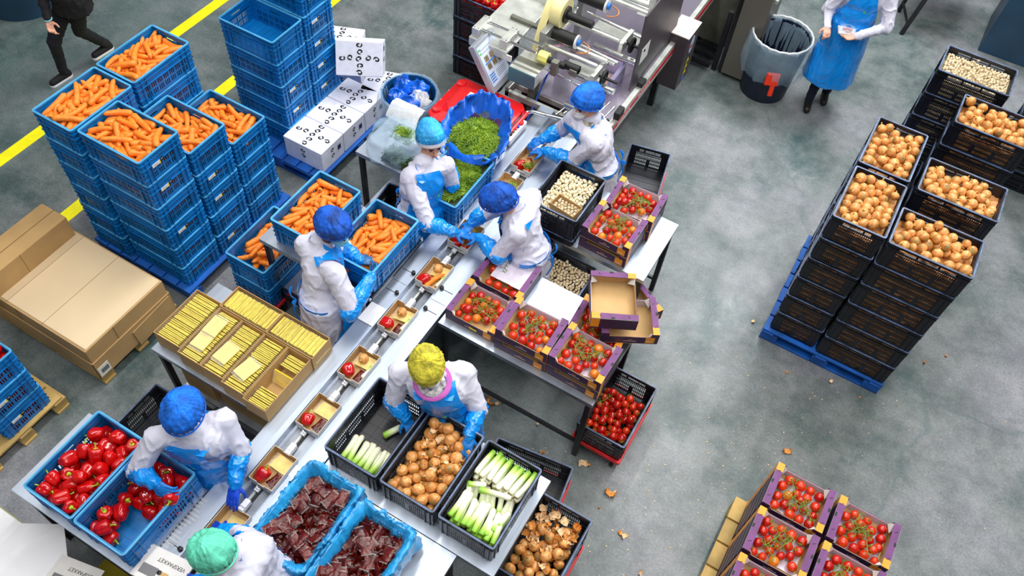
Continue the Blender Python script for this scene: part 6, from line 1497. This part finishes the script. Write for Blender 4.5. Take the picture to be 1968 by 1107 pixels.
# 4 masked, top right
r, q = person('masked person in a blue cap filling boxes at the machine end', (1152, 322, .97), (1140, 232, 1.40), (1126, 196, 1.56), (-.80, -.55), (-.36, -.90, -.18), (1142, 275, 1.33), (1103, 228, 1.36), (1100, 308, 1.10), (1078, 250, 1.14), (1048, 292, 1.06), (1042, 268, 1.08),
    dirn((1045, 292, 1.06), (1015, 288, 1.03)), dirn((1040, 268, 1.08), (1018, 280, 1.04)), cap=NETB, capk=1.24, mask=MASKW, glove=(GLOVE, GLOVE), seed=4, curl=(.9, .9), collar=NAVY, hem=.40, apron_hem=.42, feet=((-1.54, 4.86, 0), (-1.50, 5.02, 0)))
ring(r, q['neck'] + q['u'] * .025 + q['d'] * .02, q['u'], .066, .075, q['lf'], q['d'], .022, mat('cream_scarf', (.86, .83, .78), .8, vs=40, col2=(.20, .18, .18)), 'patterned_scarf', 1)
# 5 peppers
r, q = person('person in a blue cap and blue apron reaching into the red peppers', (398, 865, 1.0), (365, 828, 1.40), (352, 795, 1.53), (.36, -.93), (.40, -.74, -.54), (430, 808, 1.36), (300, 842, 1.36), (462, 866, 1.12), (265, 905, 1.16), (452, 930, 1.07), (296, 928, 1.22),
    dirn((452, 932, 1.06), (443, 985, .98)), dirn((290, 930, 1.20), (322, 952, 1.17)), cap=NETB, capk=1.24, glove=(GLOVED, GLOVE), seed=5, curl=(.35, .8), bulk=1.08, pnR=V(.5, .2, -.3), hem=.6, apron_hem=.5, feet=((-2.60, 1.30, 0), (-2.80, 1.24, 0)), apron_top=.93)
PEP[2].put(M=TR(*(at(330, 955, 1.14))) @ RZ(-60) @ RY(-20), label='red pepper held in the blue glove over the half-empty crate')
# 6 yellow cap
r, q = person('person in a yellow cap and magenta collar sorting leeks and onions', (866, 778, 1.0), (832, 728, 1.42), (820, 705, 1.55), (.50, -.86), (.46, -.56, -.69), (892, 716, 1.36), (768, 716, 1.36), (918, 788, 1.12), (757, 772, 1.12), (903, 838, 1.10), (780, 803, 1.06),
    dirn((900, 845, 1.08), (890, 885, 1.03)), dirn((782, 805, 1.03), (796, 835, .97)), cap=NETY, capk=1.12, glove=(GLOVE, GLOVE), seed=6, curl=(.45, .8), hem=.6, apron_hem=.5, feet=((-1.30, 2.42, 0), (-1.48, 2.36, 0)), apron_top=.93)
ring(r, q['neck'] + q['u'] * .002 + q['d'] * .02, q['u'], .098, .108, q['lf'], q['d'], .026, MAGENTA, 'magenta_collar', 2, squash=.7); ring(r, q['neck'] + q['u'] * .020 + q['d'] * .03, q['u'], .066, .078, q['lf'], q['d'], .026, mat('black_white_scarf', (.90, .88, .90), .8, vs=38, col2=(.08, .07, .16)), 'patterned_scarf', 3)
# 7 green cap
r, q = person('person in a green cap at the bottom edge, left of the sauce sachets', (512, 1120, 1.0), (448, 1066, 1.40), (408, 1062, 1.50), (-.96, .05), (-.75, -.10, -.65), (470, 1118, 1.34), (500, 1052, 1.34), (415, 1130, 1.12), (462, 1030, 1.13), (375, 1118, 1.06), (425, 1022, 1.04),
    dirn((380, 1110, 1.05), (360, 1105, 1.0)), dirn((425, 1018, 1.04), (410, 1008, 1.0)), cap=NETG, capk=1.16, glove=(GLOVED, GLOVED), seed=7, curl=(.9, .9), hem=.6, apron_hem=.5, feet=((-1.70, .56, 0), (-1.68, .74, 0)), collar=APRONW, sleeve='plastic')
# 8 standing by the bin
r, q = person('person in a blue apron by the dark bin holding a wrapped tray', (-.36, 7.99, 1.0), (-.34, 8.04, 1.46), (-.32, 8.0, 1.63), (.20, -.98), (.15, -.7, -.6), (-.14, 8.08, 1.40), (-.54, 7.98, 1.40), (-.04, 7.94, 1.14), (-.62, 7.90, 1.13), (-.26, 7.74, 1.06), (-.55, 7.76, 1.04),
    (-.7, -.6, -.1), (.3, -.7, -.2), cap=NETB, glove=(None, None), seed=8, sleeve='coat', curl=(.6, 1.5), hem=.36, apron_hem=.36, feet=((-.30, 8.12, 0), (-.42, 7.90, 0)), bulk=1.05, trousers=NAVY, pnL=V(0, 0, 1))
root = thing('wrapped_food_tray', 'clear wrapped food tray held by the standing worker near the bin', 'tray', tuple(at(1628, 58, 1.07)), R_(20))
MB().box(-.085, -.06, -.02, .085, .06, .0).build('tray_base', WHITE, root, bevel=.005)
mb = MB(); mb.grid(24, 10, lambda i, j: (.09 * math.cos(i / 24 * 6.283) * math.cos(j / 9 * 1.5) ** .5 * (1 + .15 * noise.noise((i * .8, j, 1))), .065 * math.sin(i / 24 * 6.283) * math.cos(j / 9 * 1.5) ** .5 * (1 + .15 * noise.noise((i * .8, j, 1))), .045 * math.sin(j / 9 * 1.5)), closed=True); mb.build('clear_wrap', CLEAR, root, True)
mb = MB(); [ell_(mb, V(-.03 + .03 * k, .01 * (k % 2), .012), (V(.018, 0, 0), V(0, .016, 0), V(0, 0, .014)), 8) for k in range(3)]; mb.build('food_piece', TOMATO, root, True); MB().box(.01, -.10, -.03, .06, -.058, -.028).build('paper_tag', STICK, root)
# 9 walking past, top left
r, q = person('person in black jacket and dark jeans walking past at the top left', (-6.80, 3.98, .98), (-6.84, 3.90, 1.48), (-6.85, 3.84, 1.66), (-.05, -1), (0, -1, -.2), (-6.63, 3.92, 1.42), (-7.03, 3.90, 1.42), (-6.60, 4.12, 1.18), (-7.05, 3.90, 1.12), (-6.66, 4.22, 1.02), tuple(at(93, 38, .90)),
    (0, -.4, -1), (.3, -.35, -.8), cap=None, glove=(None, None), seed=9, sleeve='coat', coat=BLACKC, apron=False, curl=(.9, 1.2), hem=.84, trousers=mat('black_denim', (.075, .075, .12), .8, var=.3, vs=6, bump=.3, bs=14), feet=(tuple(at(202, 84, .20)), tuple(at(128, 150, .0))), knees=((152, 58, .52), (104, 82, .50)), shoes=(BLACKC, {}), pnR=V(1, 0, 0))
m = MB(); w = at(93, 38, .90); m.tube([w - q['off'] + V(.034 * math.cos(t), .034 * math.sin(t), .01 + .004 * math.sin(t)) for t in [i * .4 for i in range(17)]], .006, 6); m.build('wrist_band', mat('pale_turquoise_band', (.55, .80, .85), .4), r, True)
